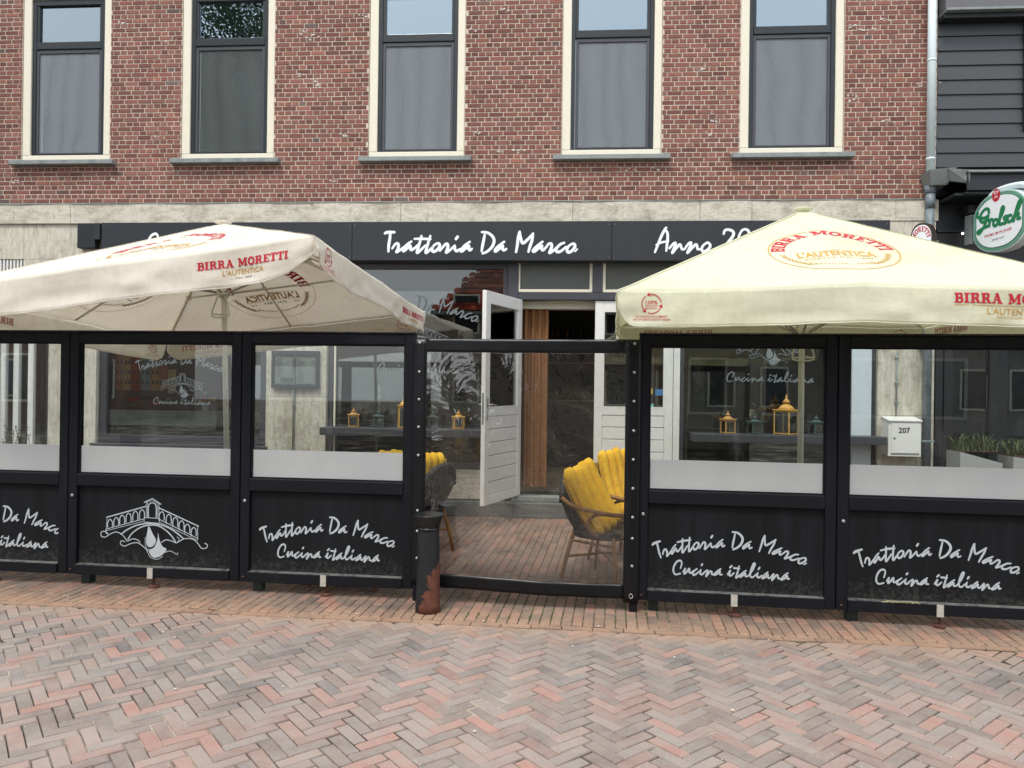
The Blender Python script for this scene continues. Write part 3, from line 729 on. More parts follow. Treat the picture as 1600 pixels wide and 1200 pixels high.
# bricks: courses of headers and stretchers in turn
course = .0573
BV = {}
def bbrick(l):
    m_ = MB(); m_.cur = rnd3(); m_.box(-l/2, l/2, 0, .04, -.0232, .0232, .003); return m_.me('brick', M['brick'])
for l in (.1695, .0798): BV[l] = [bbrick(l) for k in range(24)]
rows = int((7.1-ZST)/course); lst = []; stf = MB()
for r in range(rows):
    zc = ZST+.004+course*(r+.5); stretch = r % 2 == 0
    mod = .18 if stretch else .0903
    ints = [(XL, XR)]
    for a, b, c, d in holes:
        if c-.012 < zc < d+.012:
            ni = []
            for p, q in ints:
                if a > p and b < q: ni += [(p, a), (b, q)]
                else: ni.append((p, q))
            ints = ni
    if zc-.026 < WZ0-.0 and zc > WZ0-.062: # sill course
        pass
    for p, q in ints:
        off = (0 if (r//2) % 2 == 0 else .09) if stretch else .045
        x = math.floor(p/mod)*mod-mod+off
        while x < q:
            a, b = max(x, p)+.00525, min(x+mod, q)-.00525
            if b-a > .022:
                xc = (a+b)/2; l = b-a; zz = zc+.003*pnoise(Vector((xc*.9, zc*2, 3)))+random.uniform(-.0008, .0008)
                d = (Vector((xc, 0, zz))-CAM); dep = d.dot(Fv)
                sx, sy = d.dot(R2)/dep, d.dot(U2)/dep
                inview = abs(sx) < .69 and -.1 < sy < .515
                lst.append((not (stretch and abs(l-.1695) < .0005 and inview), dep, xc, zz, l))
            x += mod
lst.sort()
cnt = 0
damaged = [(-4.35+.9, 5.0)]
for no, dep, xc, zz, l in lst:
    yy = -.003+random.uniform(-.0016, .0016)
    if not no and cnt < 298:
        seat(random.choice(BV[.1695]), 'brick', xc, yy, 0, zz, B, rot3=(random.uniform(-.02, .02), 0, random.uniform(-.01, .01))); cnt += 1
    else:
        stf.cur = rnd3()
        if abs(l-.1695) < .03 or l > .06: stf.box(xc-l/2, xc+l/2, yy, .04, zz-.0232, zz+.0232, .003)
        else: stf.box(xc-l/2, xc+l/2, yy, .04, zz-.0232, zz+.0232)
stf.build('bricks', M['brick'], B, kind='stuff')
# lime crusts and chipped brick faces
mb = MB()
spots = [W(*p) for p in ((478,50),(484,60),(494,55),(470,118),(492,125),(496,135),(190,36),(262,64),(245,215),(538,212),(563,232),(740,48),(745,208),(783,236),(808,235),(1097,108),(1110,178),(1118,190),(1108,210),(988,263),(1025,264),(1333,40),(1330,46),(1345,47),(1365,46),(1382,30),(1330,158),(1327,150),(1390,188),(1438,132),(1460,128),(24,284),(565,25),(792,15),(182,282),(520,282))]
for x, z in spots:
    for q in range(random.randint(4, 9)):
        cx_, cz = x+random.gauss(0, .035), z+random.gauss(0, .013); r = random.uniform(.004, .017); n_ = 7
        if any(a-.02 < cx_ < b+.02 and cz > WZ0-.1 for a, b in wins): continue
        pts = [(cx_+r*1.5*random.uniform(.5, 1)*math.cos(k*2*PI/n_), -.0055-random.random()*.001, cz+r*.8*random.uniform(.5, 1)*math.sin(k*2*PI/n_)) for k in range(n_)]
        c_ = (cx_, -.0085, cz)
        mb.add(pts+[c_], [(k, (k+1) % n_, n_) for k in range(n_)])
mb.build('lime_crusts', M['effl'], B, kind='stuff')
# upper windows
def upper_window(i, a, b):
    m_ = MB(); y0, y1 = .012, .12; fw, fr, fb = .108, .095, .085
    m_.box(a+.003, a+fw, y0, y1, WZ0+fb, WZ1-.003, .006); m_.box(b-fr, b-.003, y0, y1, WZ0+fb, WZ1-.003, .006)
    m_.box(a+.003, b-.003, y0, y1, WZ0+.003, WZ0+fb-.001, .006); m_.box(a+fw+.0005, b-fr-.0005, y0, y1, WZ1-.1, WZ1-.004, .006)
    w = m_.build('window', M['cream'], B)
    ia, ib = a+fw+.001, b-fr-.001; zt = WZ1-.102; zb = WZ0+fb+.001; zm = 5.86
    m_ = MB()     # fixed dark frame with the transom
    m_.box(ia, ia+.05, .035, .115, zb, zt, .004); m_.box(ib-.05, ib, .035, .115, zb, zt, .004)
    m_.box(ia+.0505, ib-.0505, .03, .115, zm, zm+.095, .006); m_.box(ia+.0505, ib-.0505, .035, .115, zt-.07, zt, .004)
    m_.box(ia+.0505, ia+.085, .045, .112, zm+.0955, zt-.0705, .003); m_.box(ib-.085, ib-.0505, .045, .112, zm+.0955, zt-.0705, .003)
    m_.box(ia+.0505, ib-.0505, .035, .115, zb, zb+.022, .003)
    m_.build('transom_frame', M['sash'], w)
    m_ = MB()     # lower sash
    s = ia+.052, ib-.052, zb+.024, zm-.004
    m_.box(s[0], s[0]+.035, .046, .10, s[2], s[3], .003); m_.box(s[1]-.035, s[1], .046, .10, s[2], s[3], .003)
    m_.box(s[0]+.0355, s[1]-.0355, .046, .10, s[2], s[2]+.016, .003); m_.box(s[0]+.0355, s[1]-.0355, .046, .10, s[3]-.045, s[3], .003)
    m_.build('sash', M['dframe'], w)
    MB().box(ia+.0855, ib-.0855, .075, .083, zm+.096, zt-.071).build('pane', M['upglass'], w)
    MB().box(s[0]+.036, s[1]-.036, .072, .080, s[2]+.017, s[3]-.046).build('pane', M['lowglass'], w)
    MB().box(s[0]+.036, s[1]-.036, .060, .062, s[2]+.017, s[3]-.046).build('insect_screen', M['screen'] if i != 1 else M['screen2'], w)
    MB().box(ia+.0855, ib-.0855, .105, .110, zm+.096, zt-.071).build('blind', M['blind'], w)
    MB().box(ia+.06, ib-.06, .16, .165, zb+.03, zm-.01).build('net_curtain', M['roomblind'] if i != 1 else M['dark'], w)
    m_ = MB(); m_.box(a-.10, b+.10, -.10, .0, WZ0-.062, WZ0-.004, .006); m_.box(a-.09, b+.09, .0005, .2, WZ0-.055, WZ0-.0005, .003)
    m_.build('sill', M['zinc'], w)
M['blind'] = plain('pale_blind', S(150, 160, 168), .8, tone=.03)
for i, (a, b) in enumerate(wins): upper_window(i, a, b)
# stone band: slabs
edges = [-9.2]+[W(p, 333, -.03)[0] for p in (110, 626, 895, 1094, 1175, 1400)]+[4.335]
for a, b in zip(edges[:-1], edges[1:]):
    MB().box(a+.0015, b-.0015, -.03, .3, ZSB, ZST-.014, .004).build('stone_slab', M['travh'], B)
mb = MB(); pts = [(x*.25-9.2, -.034+.006*math.sin(x*1.3), ZST-.012+.006*pnoise(Vector((x*.4, 0, 1)))) for x in range(0, 55)]
mb.tube(pts, .006, 6).build('cable', M['zinc'], B)
mb = MB(); mb.box(XL, XR, -.022, .02, ZST-.0135, ZST-.002).build('lead_flashing', M['zinc'], B)
# ------- shop front at street level
def tv(a, b, c, d, y=0.0, y1=.3, mat='trav', nm='stone_panel'): return MB().box(a, b, y, y1, c, d, .004).build(nm, M[mat], B)
ZTOP = ZSB-.002
xa, xb = FX(75), FX(150)            # left stone strip beside window one
xw0, xw1, xp1 = -5.996, -3.76, -2.985
# left bay: vent grille over white uprights
tv(XL, FX(-75), 0, ZTOP); tv(FX(-75)+.002, FX(34), FZ(0, 405), ZTOP, 0.0); tv(FX(34)+.002, xb, FZ(0, 405)+.0, ZTOP, .0)
tv(xa, xb, 0, FZ(0, 405)-.003)
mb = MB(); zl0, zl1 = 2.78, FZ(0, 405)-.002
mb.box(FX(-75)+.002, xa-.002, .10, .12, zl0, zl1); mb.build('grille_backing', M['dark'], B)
x = FX(-74)
while x < FX(34)-.02: MB().box(x, x+.024, .01, .05, zl0, zl1, .002).build('grille_slat', M['white'], B); x += .047
MB().box(FX(34), xa-.002, .0, .1, zl0, zl1).build('stone_panel', M['trav'], B)
MB().box(FX(-75), xa-.002, .02, .18, zl0-.12, zl0-.002).build('head_rail', M['dframe'], B)
for p in (-70, -47, -20, 2.5, 23, 46):
    MB().box(FX(p)-.04, FX(p)+.036, .02, .07, .02, zl0-.124, .004).build('upright', M['white'], B)
MB().box(FX(-75), xa-.003, .16, .168, .02, zl0-.124).build('pane', M['shop'], B)
# window frames
def shopwin(nm, x0, x1, z0, z1, fw=.07, y=.05, bottom=.1, mat='dframe', transom=None):
    m_ = MB(); m_.box(x0, x0+fw, y, y+.1, z0, z1, .004); m_.box(x1-fw, x1, y, y+.1, z0, z1, .004)
    m_.box(x0+fw+.0005, x1-fw-.0005, y, y+.1, z0, z0+bottom, .004); m_.box(x0+fw+.0005, x1-fw-.0005, y, y+.1, z1-fw, z1, .004)
    if transom: m_.box(x0+fw+.0005, x1-fw-.0005, y+.01, y+.09, transom, transom+.03, .003)
    w = m_.build(nm, M[mat], B)
    MB().box(x0+fw, x1-fw, y+.05, y+.058, z0+bottom, z1-fw).build('pane', M['shop'], w)
    return w
zs = 3.10
w1 = shopwin('shop_window', xw0+.0, xw1, .80, zs, .10, .06, .10)
MB().box(xw0-.06, xw1+.03, -.03, .055, .735, .797, .006).build('sill', M['dframe'], w1)
MB().box(xw0+.102, xw1-.102, .122, .126, 1.02, 1.22).build('frosted_band', M['wfrost'], w1)
tv(xb+.003, xw0-.002, .0, zs, .02); tv(xw0, xw1, .0, .733, .0)
tv(xw0, XL*0+xp1, zs+.003, ZTOP, .03)
# stone pier with the menu case
tv(xw1+.003, FX(462), .0, 1.42, -.01); tv(FX(462)+.003, xp1-.003, .0, 1.42, -.01)
tv(xw1+.003, FX(462), 1.424, zs, -.01); tv(FX(462)+.003, xp1-.003, 1.424, zs, -.01)
# window two
xm = FX(791); w2 = shopwin('shop_window', xp1, xm, .55, zs, .06, .07, .07)
MB().box(xp1+.075, xp1+.095, .06, .08, .62, zs-.06).build('glazing_bead', M['cream'], w2)
MB().box(xp1+.11, xm-.08, .128, .131, FZ(650, 453), zs-.07).build('frosted_band', M['frost2'] if 'frost2' in M else M['lowglass'], w2)
tv(xp1, xm, .30, .547, .02, mat='travh'); tv(xp1, xm, .19, .297, .0, mat='travh')
# door bay
zh = 2.75
MB().box(xm+.002, FX(808), .04, .2, .25, zs, .004).build('door_post', M['dframe'], B)
dl, dr = FX(808)+.002, FX(929)
MB().box(dl, 1.375, .03, .2, 2.655, 2.745, .004).build('head_rail', M['dframe'], B)
def transom_light(a, b):
    m_ = MB(); y = .05
    z0, z1 = 2.75, 3.13; f = .035
    m_.box(a, a+f, y, y+.06, z0, z1, .003); m_.box(b-f, b, y, y+.06, z0, z1, .003); m_.box(a+f, b-f, y, y+.06, z0, z0+f, .003)
    t = m_.build('transom_light', M['cream'], B)
    MB().box(a+f, b-f, y+.03, y+.036, z0+f, z1).build('pane', M['dullglass'], t)
    MB().box(a+f, b-f, y+.05, y+.054, z0+f, z1).build('frosted_sheet', M['tfrost'], t)
transom_light(dl-.02, FX(924)); transom_light(FX(940), 1.37)
MB().box(FX(924)+.002, FX(940)-.002, .03, .15, 2.75, 3.13).build('door_post', M['dframe'], B)
# threshold steps
mb = MB(); mb.box(xp1+.3, 1.5, -.13, .0, 0, .183, .01); mb.build('step', M['step'] if 'step' in M else M['zinc'], B)
mb = MB(); mb.box(dl-.05, 1.5, -.05, .12, .184, .25, .006); mb.build('threshold', M['zinc'], B)
# door leafs
def leaf(parent, L, Hh=2.385, sticker=False, handle=True, flipx=False):
    """leaf in the x,z plane from the hinge at x=0"""
    T = .05; st = .1; pz = 1.03
    m_ = MB(); m_.box(0, st, -T/2, T/2, 0, Hh, .004); m_.box(L-st, L, -T/2, T/2, 0, Hh, .004)
    m_.box(st, L-st, -T/2+.002, T/2-.002, 0, .10, .003); m_.box(st, L-st, -T/2+.002, T/2-.002, pz-.04, pz+.05, .003); m_.box(st, L-st, -T/2+.002, T/2-.002, Hh-.12, Hh, .003)
    d = m_.build('door', M['white'], parent)
    n_ = 6; hh = (pz-.04-.10)/n_
    for k in range(n_): MB().box(st+.001, L-st-.001, -T/2+.008, T/2-.008, .1+hh*k+.0035, .1+hh*(k+1)-.0035, .005).build('plank', M['white'], d)
    MB().box(st+.001, L-st-.001, -T/2+.018, T/2-.018, .1, pz-.04).build('backing', M['dframe'], d)
    MB().box(st+.001, L-st-.001, -.004, .004, pz+.05, Hh-.12).build('pane', M['shop'], d)
    m_ = MB()
    for (a, b, c, e) in ((st, st+.016, pz+.05, Hh-.12), (L-st-.016, L-st, pz+.05, Hh-.12), (st+.016, L-st-.016, pz+.05, pz+.066), (st+.016, L-st-.016, Hh-.136, Hh-.12)):
        m_.box(a, b, -T/2+.001, T/2-.001, c, e)
    m_.build('glazing_bead', M['white'], d)
    if handle:
        hx = L-.05; m_ = MB()
        for sy in (-1, 1):
            m_.box(hx-.02, hx+.02, sy*(T/2+.001), sy*(T/2+.008), .95, 1.2, .002)
            m_.tube([(hx, sy*(T/2+.005), 1.12), (hx, sy*(T/2+.05), 1.12), (hx-.05, sy*(T/2+.055), 1.12), (hx-.13, sy*(T/2+.05), 1.115)], .008, 8)
        m_.build('handle', M['stud'], d)
        m_ = MB(); m_.box(L+.0005, L+.003, -.012, .012, .9, 1.25); m_.build('lock_plate', M['zinc'], d)
    return d
hinge = Vector((FX(812), -.0, .262)); fe = camxy(-.039*8.12, 8.12)
dv = (fe-Vector((hinge.x, hinge.y, 0))); La = dv.length
dA = leaf(B, La); dA.location = hinge; dA.rotation_euler = (0, 0, math.atan2(dv.y, dv.x)); dA['label'] = 'white half glazed door leaf standing open'
dB = leaf(B, 1.265+.03-dr, handle=False); dB.location = (dr, .08, .262)
MB().box(1.30, 1.375, .04, .14, .25, 2.65, .003).build('door_post', M['white'], B)
# window three and the piers beyond
w3 = shopwin('shop_window', 1.378, FX(1331), .62, zs, .05, .07, .07)
tv(1.378, FX(1331), .0, .617, .02, mat='travh')
MB().box(FX(1331)+.002, FX(1362), .0, .2, .0, zs, .004).build('white_post', M['blueish'] if 'blueish' in M else M['white'], B)
MB().box(FX(1362)+.002, FX(1370), .03, .2, .0, zs, .004).build('frame_post', M['dframe'], B)
tv(FX(1370)+.002, 4.31, 0, 1.3, -.02); tv(FX(1370)+.002, 4.31, 1.303, ZTOP, -.02)
MB().box(xp1, FX(1370), .04, .3, zs+.003, ZTOP).build('lintel', M['dframe'], B)
# small conduit pipes on the piers
for px, z0, z1 in ((460, .6, 2.0), (1399, 1.3, 2.05)):
    m_ = MB(); x_ = FX(px); m_.tube([(x_, -.032, z0), (x_, -.032, z1)], .010, 8)
    for q in (z0+.15, (z0+z1)/2, z1-.08): m_.box(x_-.02, x_+.02, -.045, -.02, q, q+.02, .003)
    m_.build('conduit_pipe', M['zinc'], B)
# counter shelves under the windows
for a, b in ((FX(500, -.25), FX(760, -.25)), (FX(1085, -.25), FX(1388, -.25))):
    t = MB().box(a, b, -.25, .06, .965, 1.06, .006).build('window_counter', M['dframe'], B)
# downpipe of the house
m_ = MB(); xd = 4.205; m_.tube([(xd, -.09, 7.3), (xd, -.09, 4.12)], .047, 14)
m_.tube([(xd, -.09, 5.46), (xd, -.09, 5.44)], .052, 14); m_.tube([(xd, -.09, 4.31), (xd, -.09, 4.29)], .052, 14)
m_.build('downpipe', M['pipe'], B)
m_ = MB(); xe = FX(1453, -.1, 330)
m_.tube([(xe, -.1, 3.98), (xe, -.1, 3.9)], .062, 14); m_.tube([(xe, -.1, 3.9), (xe, -.1, 3.72)], .052, 14); m_.tube([(xe, -.1, 3.72), (xe, -.1, 3.42), (xe-.01, -.1, 3.3), (xe-.01, -.1, .02)], .047, 14)
for q in (3.32, 2.12, 1.0): m_.box(xe-.08, xe+.06, -.15, -.03, q, q+.025, .003)
m_.build('lower_downpipe', M['bluegrey'], B)
m_ = MB(); hx0, hx1 = 4.10, 4.42
vs = [(hx0+.02, -.26, 4.13), (hx1, -.26, 4.16), (hx1, -.02, 4.16), (hx0+.02, -.02, 4.13), (hx0+.06, -.2, 3.97), (hx1-.08, -.2, 3.97), (hx1-.08, -.02, 3.97), (hx0+.06, -.02, 3.97)]
m_.add(vs, [(0, 1, 5, 4), (1, 2, 6, 5), (2, 3, 7, 6), (3, 0, 4, 7), (4, 5, 6, 7), (3, 2, 1, 0)]); m_.build('rainwater_hopper', M['zinc'], B)
# room behind the glass
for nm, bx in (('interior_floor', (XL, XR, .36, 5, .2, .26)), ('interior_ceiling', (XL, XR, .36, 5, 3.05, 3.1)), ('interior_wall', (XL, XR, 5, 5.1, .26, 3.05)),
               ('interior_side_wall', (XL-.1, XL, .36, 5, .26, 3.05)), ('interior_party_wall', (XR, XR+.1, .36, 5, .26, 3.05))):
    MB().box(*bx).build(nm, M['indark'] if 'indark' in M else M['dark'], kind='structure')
M['bolltop'] = plain('worn_black_iron', S(18, 20, 22), .35)
M['dark2'] = plain('near_black_paint', S(26, 27, 29), .5); M['greenrim'] = plain('green_rim_plastic', S(96, 150, 128), .4); M['darkgreen'] = plain('dark_green_line', S(20, 70, 54), .5); M['brownrim'] = plain('dark_brown_rim', S(50, 32, 28), .4)
# ================================================================ FASCIA SIGN
YS = -.12
zb_, zt_ = 3.11, 3.585
sg = thing('fascia_sign', 'long anthracite fascia sign reading Trattoria Da Marco in white brush script above the door', 'sign', (FX(155, YS), YS, zb_))
def signpanel(p0, p1):
    a = FX(p0, YS)-sg.location.x+.002; b = FX(p1, YS)-sg.location.x-.002
    m_ = MB(); m_.box(a, b, 0, .10, 0, zt_-zb_, .003)
    o = m_.build('sign_panel', M['anth'], sg)
    m_ = MB()
    for x in (a+.03, b-.03):
        for z in (.04, zt_-zb_-.04): m_.tube([(x, -.002, z), (x, .002, z)], .004, 6)
    m_.build('screws', M['stud'], sg)
for p in ((155, 350), (350, 547), (547, 953), (953, 1388)): signpanel(*p)
def signtext(ink, px0, px1, base_py, cap_px, name='lettering', pymid=None):
    k = place(ink, 0, 0, w=1, h=1)
    x0 = FX(px0, YS); x1 = FX(px1, YS); z0 = W((px0+px1)/2, base_py, YS)[1]; s_ = cap_px*(9+YS)/FPX
    a, b, c, d = bbox(ink); sc_ = (x1-x0)/(b-a)
    ink.build(name, M['whitel'], lambda x, y, l: (x0+(x-a)*sc_-sg.location.x, -.0035-l, z0+y*s_-zb_), sg)
signtext(tdm(), 596.5, 900.5, 394.5, 34.5)
signtext(script(ANN, 445, 345, 44), 1019, 1171, 394.5, 34.5)
signtext(cuc(22), 225, 460, 396, 34)
# bracket box at the left end
b_ = thing('shutter_box', 'small blue black metal box at the left end of the fascia sign', 'box', (FX(117, -.1), -.1, 3.27))
m_ = MB(); m_.box(0, FX(145, -.1)-FX(117, -.1), 0, .1, 0, 3.585-3.27, .006); m_.build('casing', M['navy'], b_)
m_ = MB(); m_.box(FX(145.5, -.1)-FX(117, -.1), FX(154.5, -.1)-FX(117, -.1), -.03, .1, .1, .31, .006); m_.build('end_cap', M['anth'], b_)
# etched lettering on the shop windows
def etched(parent, xc, zc, width, y):
    k = arc_ink(tdm(34), 0, -1.46, 1.46, .14, total=45); a, b, c, d = bbox(k); s_ = width/(b-a)
    f = lambda x, z, l: (xc+x*s_, y-l*.5, zc+z*s_)
    k.build('etched_lettering', M['etch'], f, parent)
    c_ = place(cuc(18), 0, -.62, h=.12, centre=True, sx=.95); c_.build('etched_lettering', M['etch'], f, parent)
    br = bridge_ink(); a2, b2, _, _ = bbox(br); q = .95/(b2-a2); br2 = Ink(); br2.merge(br, lambda x, z: (x*q, z*q-.26)); br2.build('etched_bridge', M['etch'], f, parent)
etched(w2, FX(690, .1), 2.33, 1.55, .1045) if False else None
def etched2(parent, pl, pr, zarc, pc0, pc1, zc, y, bw, dz=.42):
    xl, xr = FX(pl, y), FX(pr, y); k = arc_ink(tdm(34), 0, -1.46, 1.46, .14, total=44); a, b, c, d = bbox(k); s_ = (xr-xl)/(b-a); xm_ = (xl+xr)/2
    k.build('etched_lettering', M['etch'], lambda x, z, l: (xm_+x*s_, y-l*.5, zarc+z*s_), parent)
    c_ = cuc(18); a, b, c, d = bbox(c_); x0, x1 = FX(pc0, y), FX(pc1, y); s2 = (x1-x0)/(b-a)
    c_.build('etched_lettering', M['etch'], lambda x, z, l: (x0+(x-a)*s2, y-l*.5, zc+z*s2*1.0), parent)
    br = bridge_ink(); a2, b2, _, _ = bbox(br); q = bw/(b2-a2); xc = (x0+x1)/2
    br.build('etched_bridge', M['etch'], lambda x, z, l: (xc+x*q, y-l*.5, zc+dz+z*q), parent)
etched2(w1, 213, 350, 1.82, 240, 330, 1.30, .1045, .62, .24)
etched2(w2, 548, 750, 2.52, 590, 718, 1.74, .1045, .85)
etched2(w3, 1095, 1310, 2.45, 1135, 1272, 1.68, .0945, .85)
etched2(dA, 0, 0, 0, 0, 0, 0, 0, 0) if False else None

# ================================================================ TERRACE SCREENS
TF, TT = .87, 1.89
def fpt(px, t, A=5.35):
    u = (px-800)/FPX; d = A/(1+t*u); return camxy(u*d, d)
tL, tR = .113, .136
def screen(px0, px1, t, label, deco, x1s=None):
    p0 = fpt(px0, t); p1 = fpt(px1, t) if x1s is None else fpt(px0, t)+(fpt(1310, tR)-fpt(998, tR)).normalized()*x1s
    L = (p1-p0).length; an = math.atan2((p1-p0).y, (p1-p0).x)
    T_ = thing('terrace_screen', label, 'windscreen', (p0.x, p0.y, 0), an, 'framed glass screens closing off the terrace')
    L -= .004; X0 = .004
    MB().box(X0, X0+.072, 0, .075, .088, 1.972, .004).build('post', M['black'], T_); MB().box(L-.072, L, 0, .075, .088, 1.972, .004).build('post', M['black'], T_)
    MB().box(X0+.0725, L-.0725, .002, .073, TT, 1.970, .004).build('top_rail', M['black'], T_)
    MB().box(X0-.002, L+.002, -.012, .09, 1.9725, 1.984, .003).build('cap', M['ledgetop'], T_)
    MB().box(X0+.0725, L-.0725, -.006, .07, .775, TF, .006).build('middle_rail', M['black'], T_)
    MB().box(X0, L, -.014, .07, .006+.082, .163, .004).build('bottom_rail', M['black'], T_) if False else MB().box(X0+.0725, L-.0725, -.014, .07, .088, .163, .004).build('bottom_rail', M['black'], T_)
    m_ = MB(); m_.add([(X0+.073, -.0142, .1645), (L-.073, -.0142, .1645), (L-.073, .028, .17), (X0+.073, .028, .17)], [(0, 1, 2, 3)]); m_.build('dusty_ledge', M['ledge'], T_)
    MB().box(X0+.0725, L-.0725, .03, .045, .163, .775).build('lower_panel', M['blackpanel'], T_)
    MB().box(X0+.0725, L-.0725, .034, .040, TF, TT).build('pane', M['glass'], T_)
    MB().box(X0+.0725, L-.0725, .031, .0335, TF, 1.085).build('frosted_film', M['film'], T_)
    m_ = MB()
    for a, b, c, d in ((X0+.0728, X0+.084, TF, TT), (L-.084, L-.0728, TF, TT), (X0+.0845, L-.0845, TF, TF+.010), (X0+.0845, L-.0845, TT-.012, TT)): m_.box(a, b, .018, .030, c, d)
    m_.build('glazing_bead', M['black'], T_)
    m_ = MB(); m_.lathe([(.012, 0), (.012, .004), (.006, .005)], 12)
    bl = m_.build('bolt_washer', M['stud'], T_, loc=(X0+.038, -.004, .70), rot=(PI/2, 0, 0))
    m_ = MB(); m_.lathe([(.008, 0), (.008, .005)], 6); m_.build('rusty_bolt', M['rust'], T_, loc=(X0+.03, -.016 if 0 else -.001, .125), rot=(PI/2, 0, 0))
    # adjustable foot
    xf = L*.5
    m_ = MB(); m_.box(xf-.022, xf+.022, -.019, -.015, .082, .165); m_.build('foot_bracket', M['bracket'], T_)
    m_ = MB(); m_.tube([(xf+.01, .02, .09), (xf+.01, .02, .012)], .011, 8); m_.lathe([(.045, .006), (.045, .018), (.016, .026)], 6, xf+.01, .02, smooth=False); m_.build('screw_foot', M['rust'], T_)
    m_ = MB(); m_.box(.09, .16, .05, .12, .006, .088); m_.build('block_foot', M['footg'], T_)
    if deco == 'bridge':
        br = bridge_ink(); a, b, c, d = bbox(br); q = .885/(b-a); xc = L*.5+.0
        br.build('bridge_emblem', M['greyp'], lambda x, y, l: (xc-.0+(x-(a+b)/2)*q, .028-l, .455+(y)*q), T_)
    else:
        k = arc_ink(tdm(38), 0, -1.46, 1.46, .138, total=45); a, b, c, d = bbox(k); q = 1.06/(b-a); xc = L*.5+deco
        k.build('lettering', M['greyp'], lambda x, y, l: (xc+x*q, .028-l, .475+y*q), T_)
        c_ = cuc(21); a, b, c, d = bbox(c_); q2 = .80/(b-a)
        c_.build('lettering', M['greyp'], lambda x, y, l: (xc+(x-(a+b)/2)*q2+.0, .028-l, .275+y*q2*1.12), T_)
    for q in range(1):
        pass
    return T_, L
M['ledgetop'] = plain('weathered_cap', S(40, 42, 40), .8, wear=S(84, 84, 74), wscale=14, wlo=.5, whi=.7)
M['bracket'] = plain('pale_bracket_paint', S(176, 174, 164), .6, wear=S(110, 70, 50), wscale=60, wlo=.55, whi=.65)
M['footg'] = plain('dark_green_post_foot', S(26, 46, 38), .5)
sB, LB = screen(108, 377, tL, 'black glazed terrace screen with the white bridge emblem, left of the parasol pole', 'bridge')
sC, LC = screen(377, 648, tL, 'black glazed terrace screen with brush script lettering, directly left of the iron bollard', .02)
pA0 = fpt(108, tL)-(fpt(377, tL)-fpt(108, tL)).normalized()*1.27
uA = (pA0-Vector((CAM.x, CAM.y, 0))); uA = uA.dot(Rv)/uA.dot(Vector((Fv.x, Fv.y, 0)))*FPX+800
sA, LA = screen(uA, 108, tL, 'black glazed terrace screen cut off by the left edge, lettering half seen', .06)
sD, LD = screen(998, 1310, tR, 'black glazed terrace screen with brush script lettering, right beside the clear roll gate', -.02)
sE, LE = screen(1310, 0, tR, 'black glazed terrace screen with brush script lettering, in front of the mailbox', .0, x1s=1.33)
# white lichen blots on the ledges of the rightmost screen
m_ = MB()
for k in range(60):
    x = .42+random.gauss(0, .06); r = random.uniform(.002, .006); m_.box(x-r*2, x+r*2, -.0165, -.004, .163, .1655+random.random()*.008)
m_.build('lichen_specks', M['moss'], sE, kind='stuff')

# roll gate of clear PVC between the screens
g0, g1 = fpt(647, tL, 5.32), fpt(1001, tR, 5.32); gL = (g1-g0).length; ga = math.atan2((g1-g0).y, (g1-g0).x)
gate = thing('roll_gate', 'clear plastic gate sheet edged in black fabric with studs, hanging between the screens', 'gate', (g0.x, g0.y, 0), ga)
def gdrop(x):   # bottom edge hangs unevenly
    t = x/gL; return .116-.02*t+.003*math.sin(t*7)
def gy(x, z): return -.006+.012*math.sin(x*5+z*1.3)*min(1, (1.95-z)*.9)*(1 if .1 < x < gL-.1 else .2)+.004*math.sin(x*17+z*9)*(1 if .1 < x < gL-.1 else 0)
def sheet(nm, mat, X, Z, th=.004, y0=0):
    """X, Z: lists of param; Z entries are functions of x"""
    m_ = MB(); vs = []; nx, nz = len(X), len(Z)
    for s_ in (0, 1):
        for x in X:
            for zf in Z: z = zf(x); vs.append((x, gy(x, z)+y0+s_*th, z))
    fs = []
    for i in range(nx-1):
        for k in range(nz-1):
            a = i*nz+k; fs.append((a, a+nz, a+nz+1, a+1)); o = nx*nz; fs.append((a+o, a+1+o, a+nz+1+o, a+nz+o))
    def side(a, b): o = nx*nz; fs.append((a, b, b+o, a+o))
    for i in range(nx-1): side((i+1)*nz, i*nz); side(i*nz+nz-1, (i+1)*nz+nz-1)
    for k in range(nz-1): side(k, k+1); side((nx-1)*nz+k+1, (nx-1)*nz+k)
    m_.add(vs, fs, True); return m_.build(nm, mat, gate)
lin = lambda a, b, n: [a+(b-a)*i/n for i in range(n+1)]
ztop = 1.935
bw = .095
zfr = lambda t, lo, hi: (lambda x: lo(x)+(hi(x)-lo(x))*t)
lo_ = lambda x: gdrop(x); lo2 = lambda x: gdrop(x)+.098; top = lambda x: ztop-.003*math.sin(PI*x/gL); top2 = lambda x: top(x)-.098
sheet('left_border', M['pvcb'], lin(0, bw, 4), [zfr(t/40, lambda x: .14, top) for t in range(41)], .006)
sheet('right_border', M['pvcb'], lin(gL-bw-.01, gL+.0, 4), [zfr(t/40, lambda x: .075, top) for t in range(41)], .006)
sheet('top_border', M['pvcb'], lin(bw-.0, gL-bw-.01, 60), [zfr(t/5, top2, top) for t in range(6)], .0055)
sheet('bottom_border', M['pvcb'], lin(bw-.0, gL-bw-.01, 60), [zfr(t/5, lo_, lo2) for t in range(6)], .0055)
sheet('clear_sheet', M['pvc'], lin(bw-.02, gL-bw+.01, 70), [zfr(t/60, lambda x: lo2(x)-.02, lambda x: top2(x)+.02) for t in range(61)], .0015, .0022)
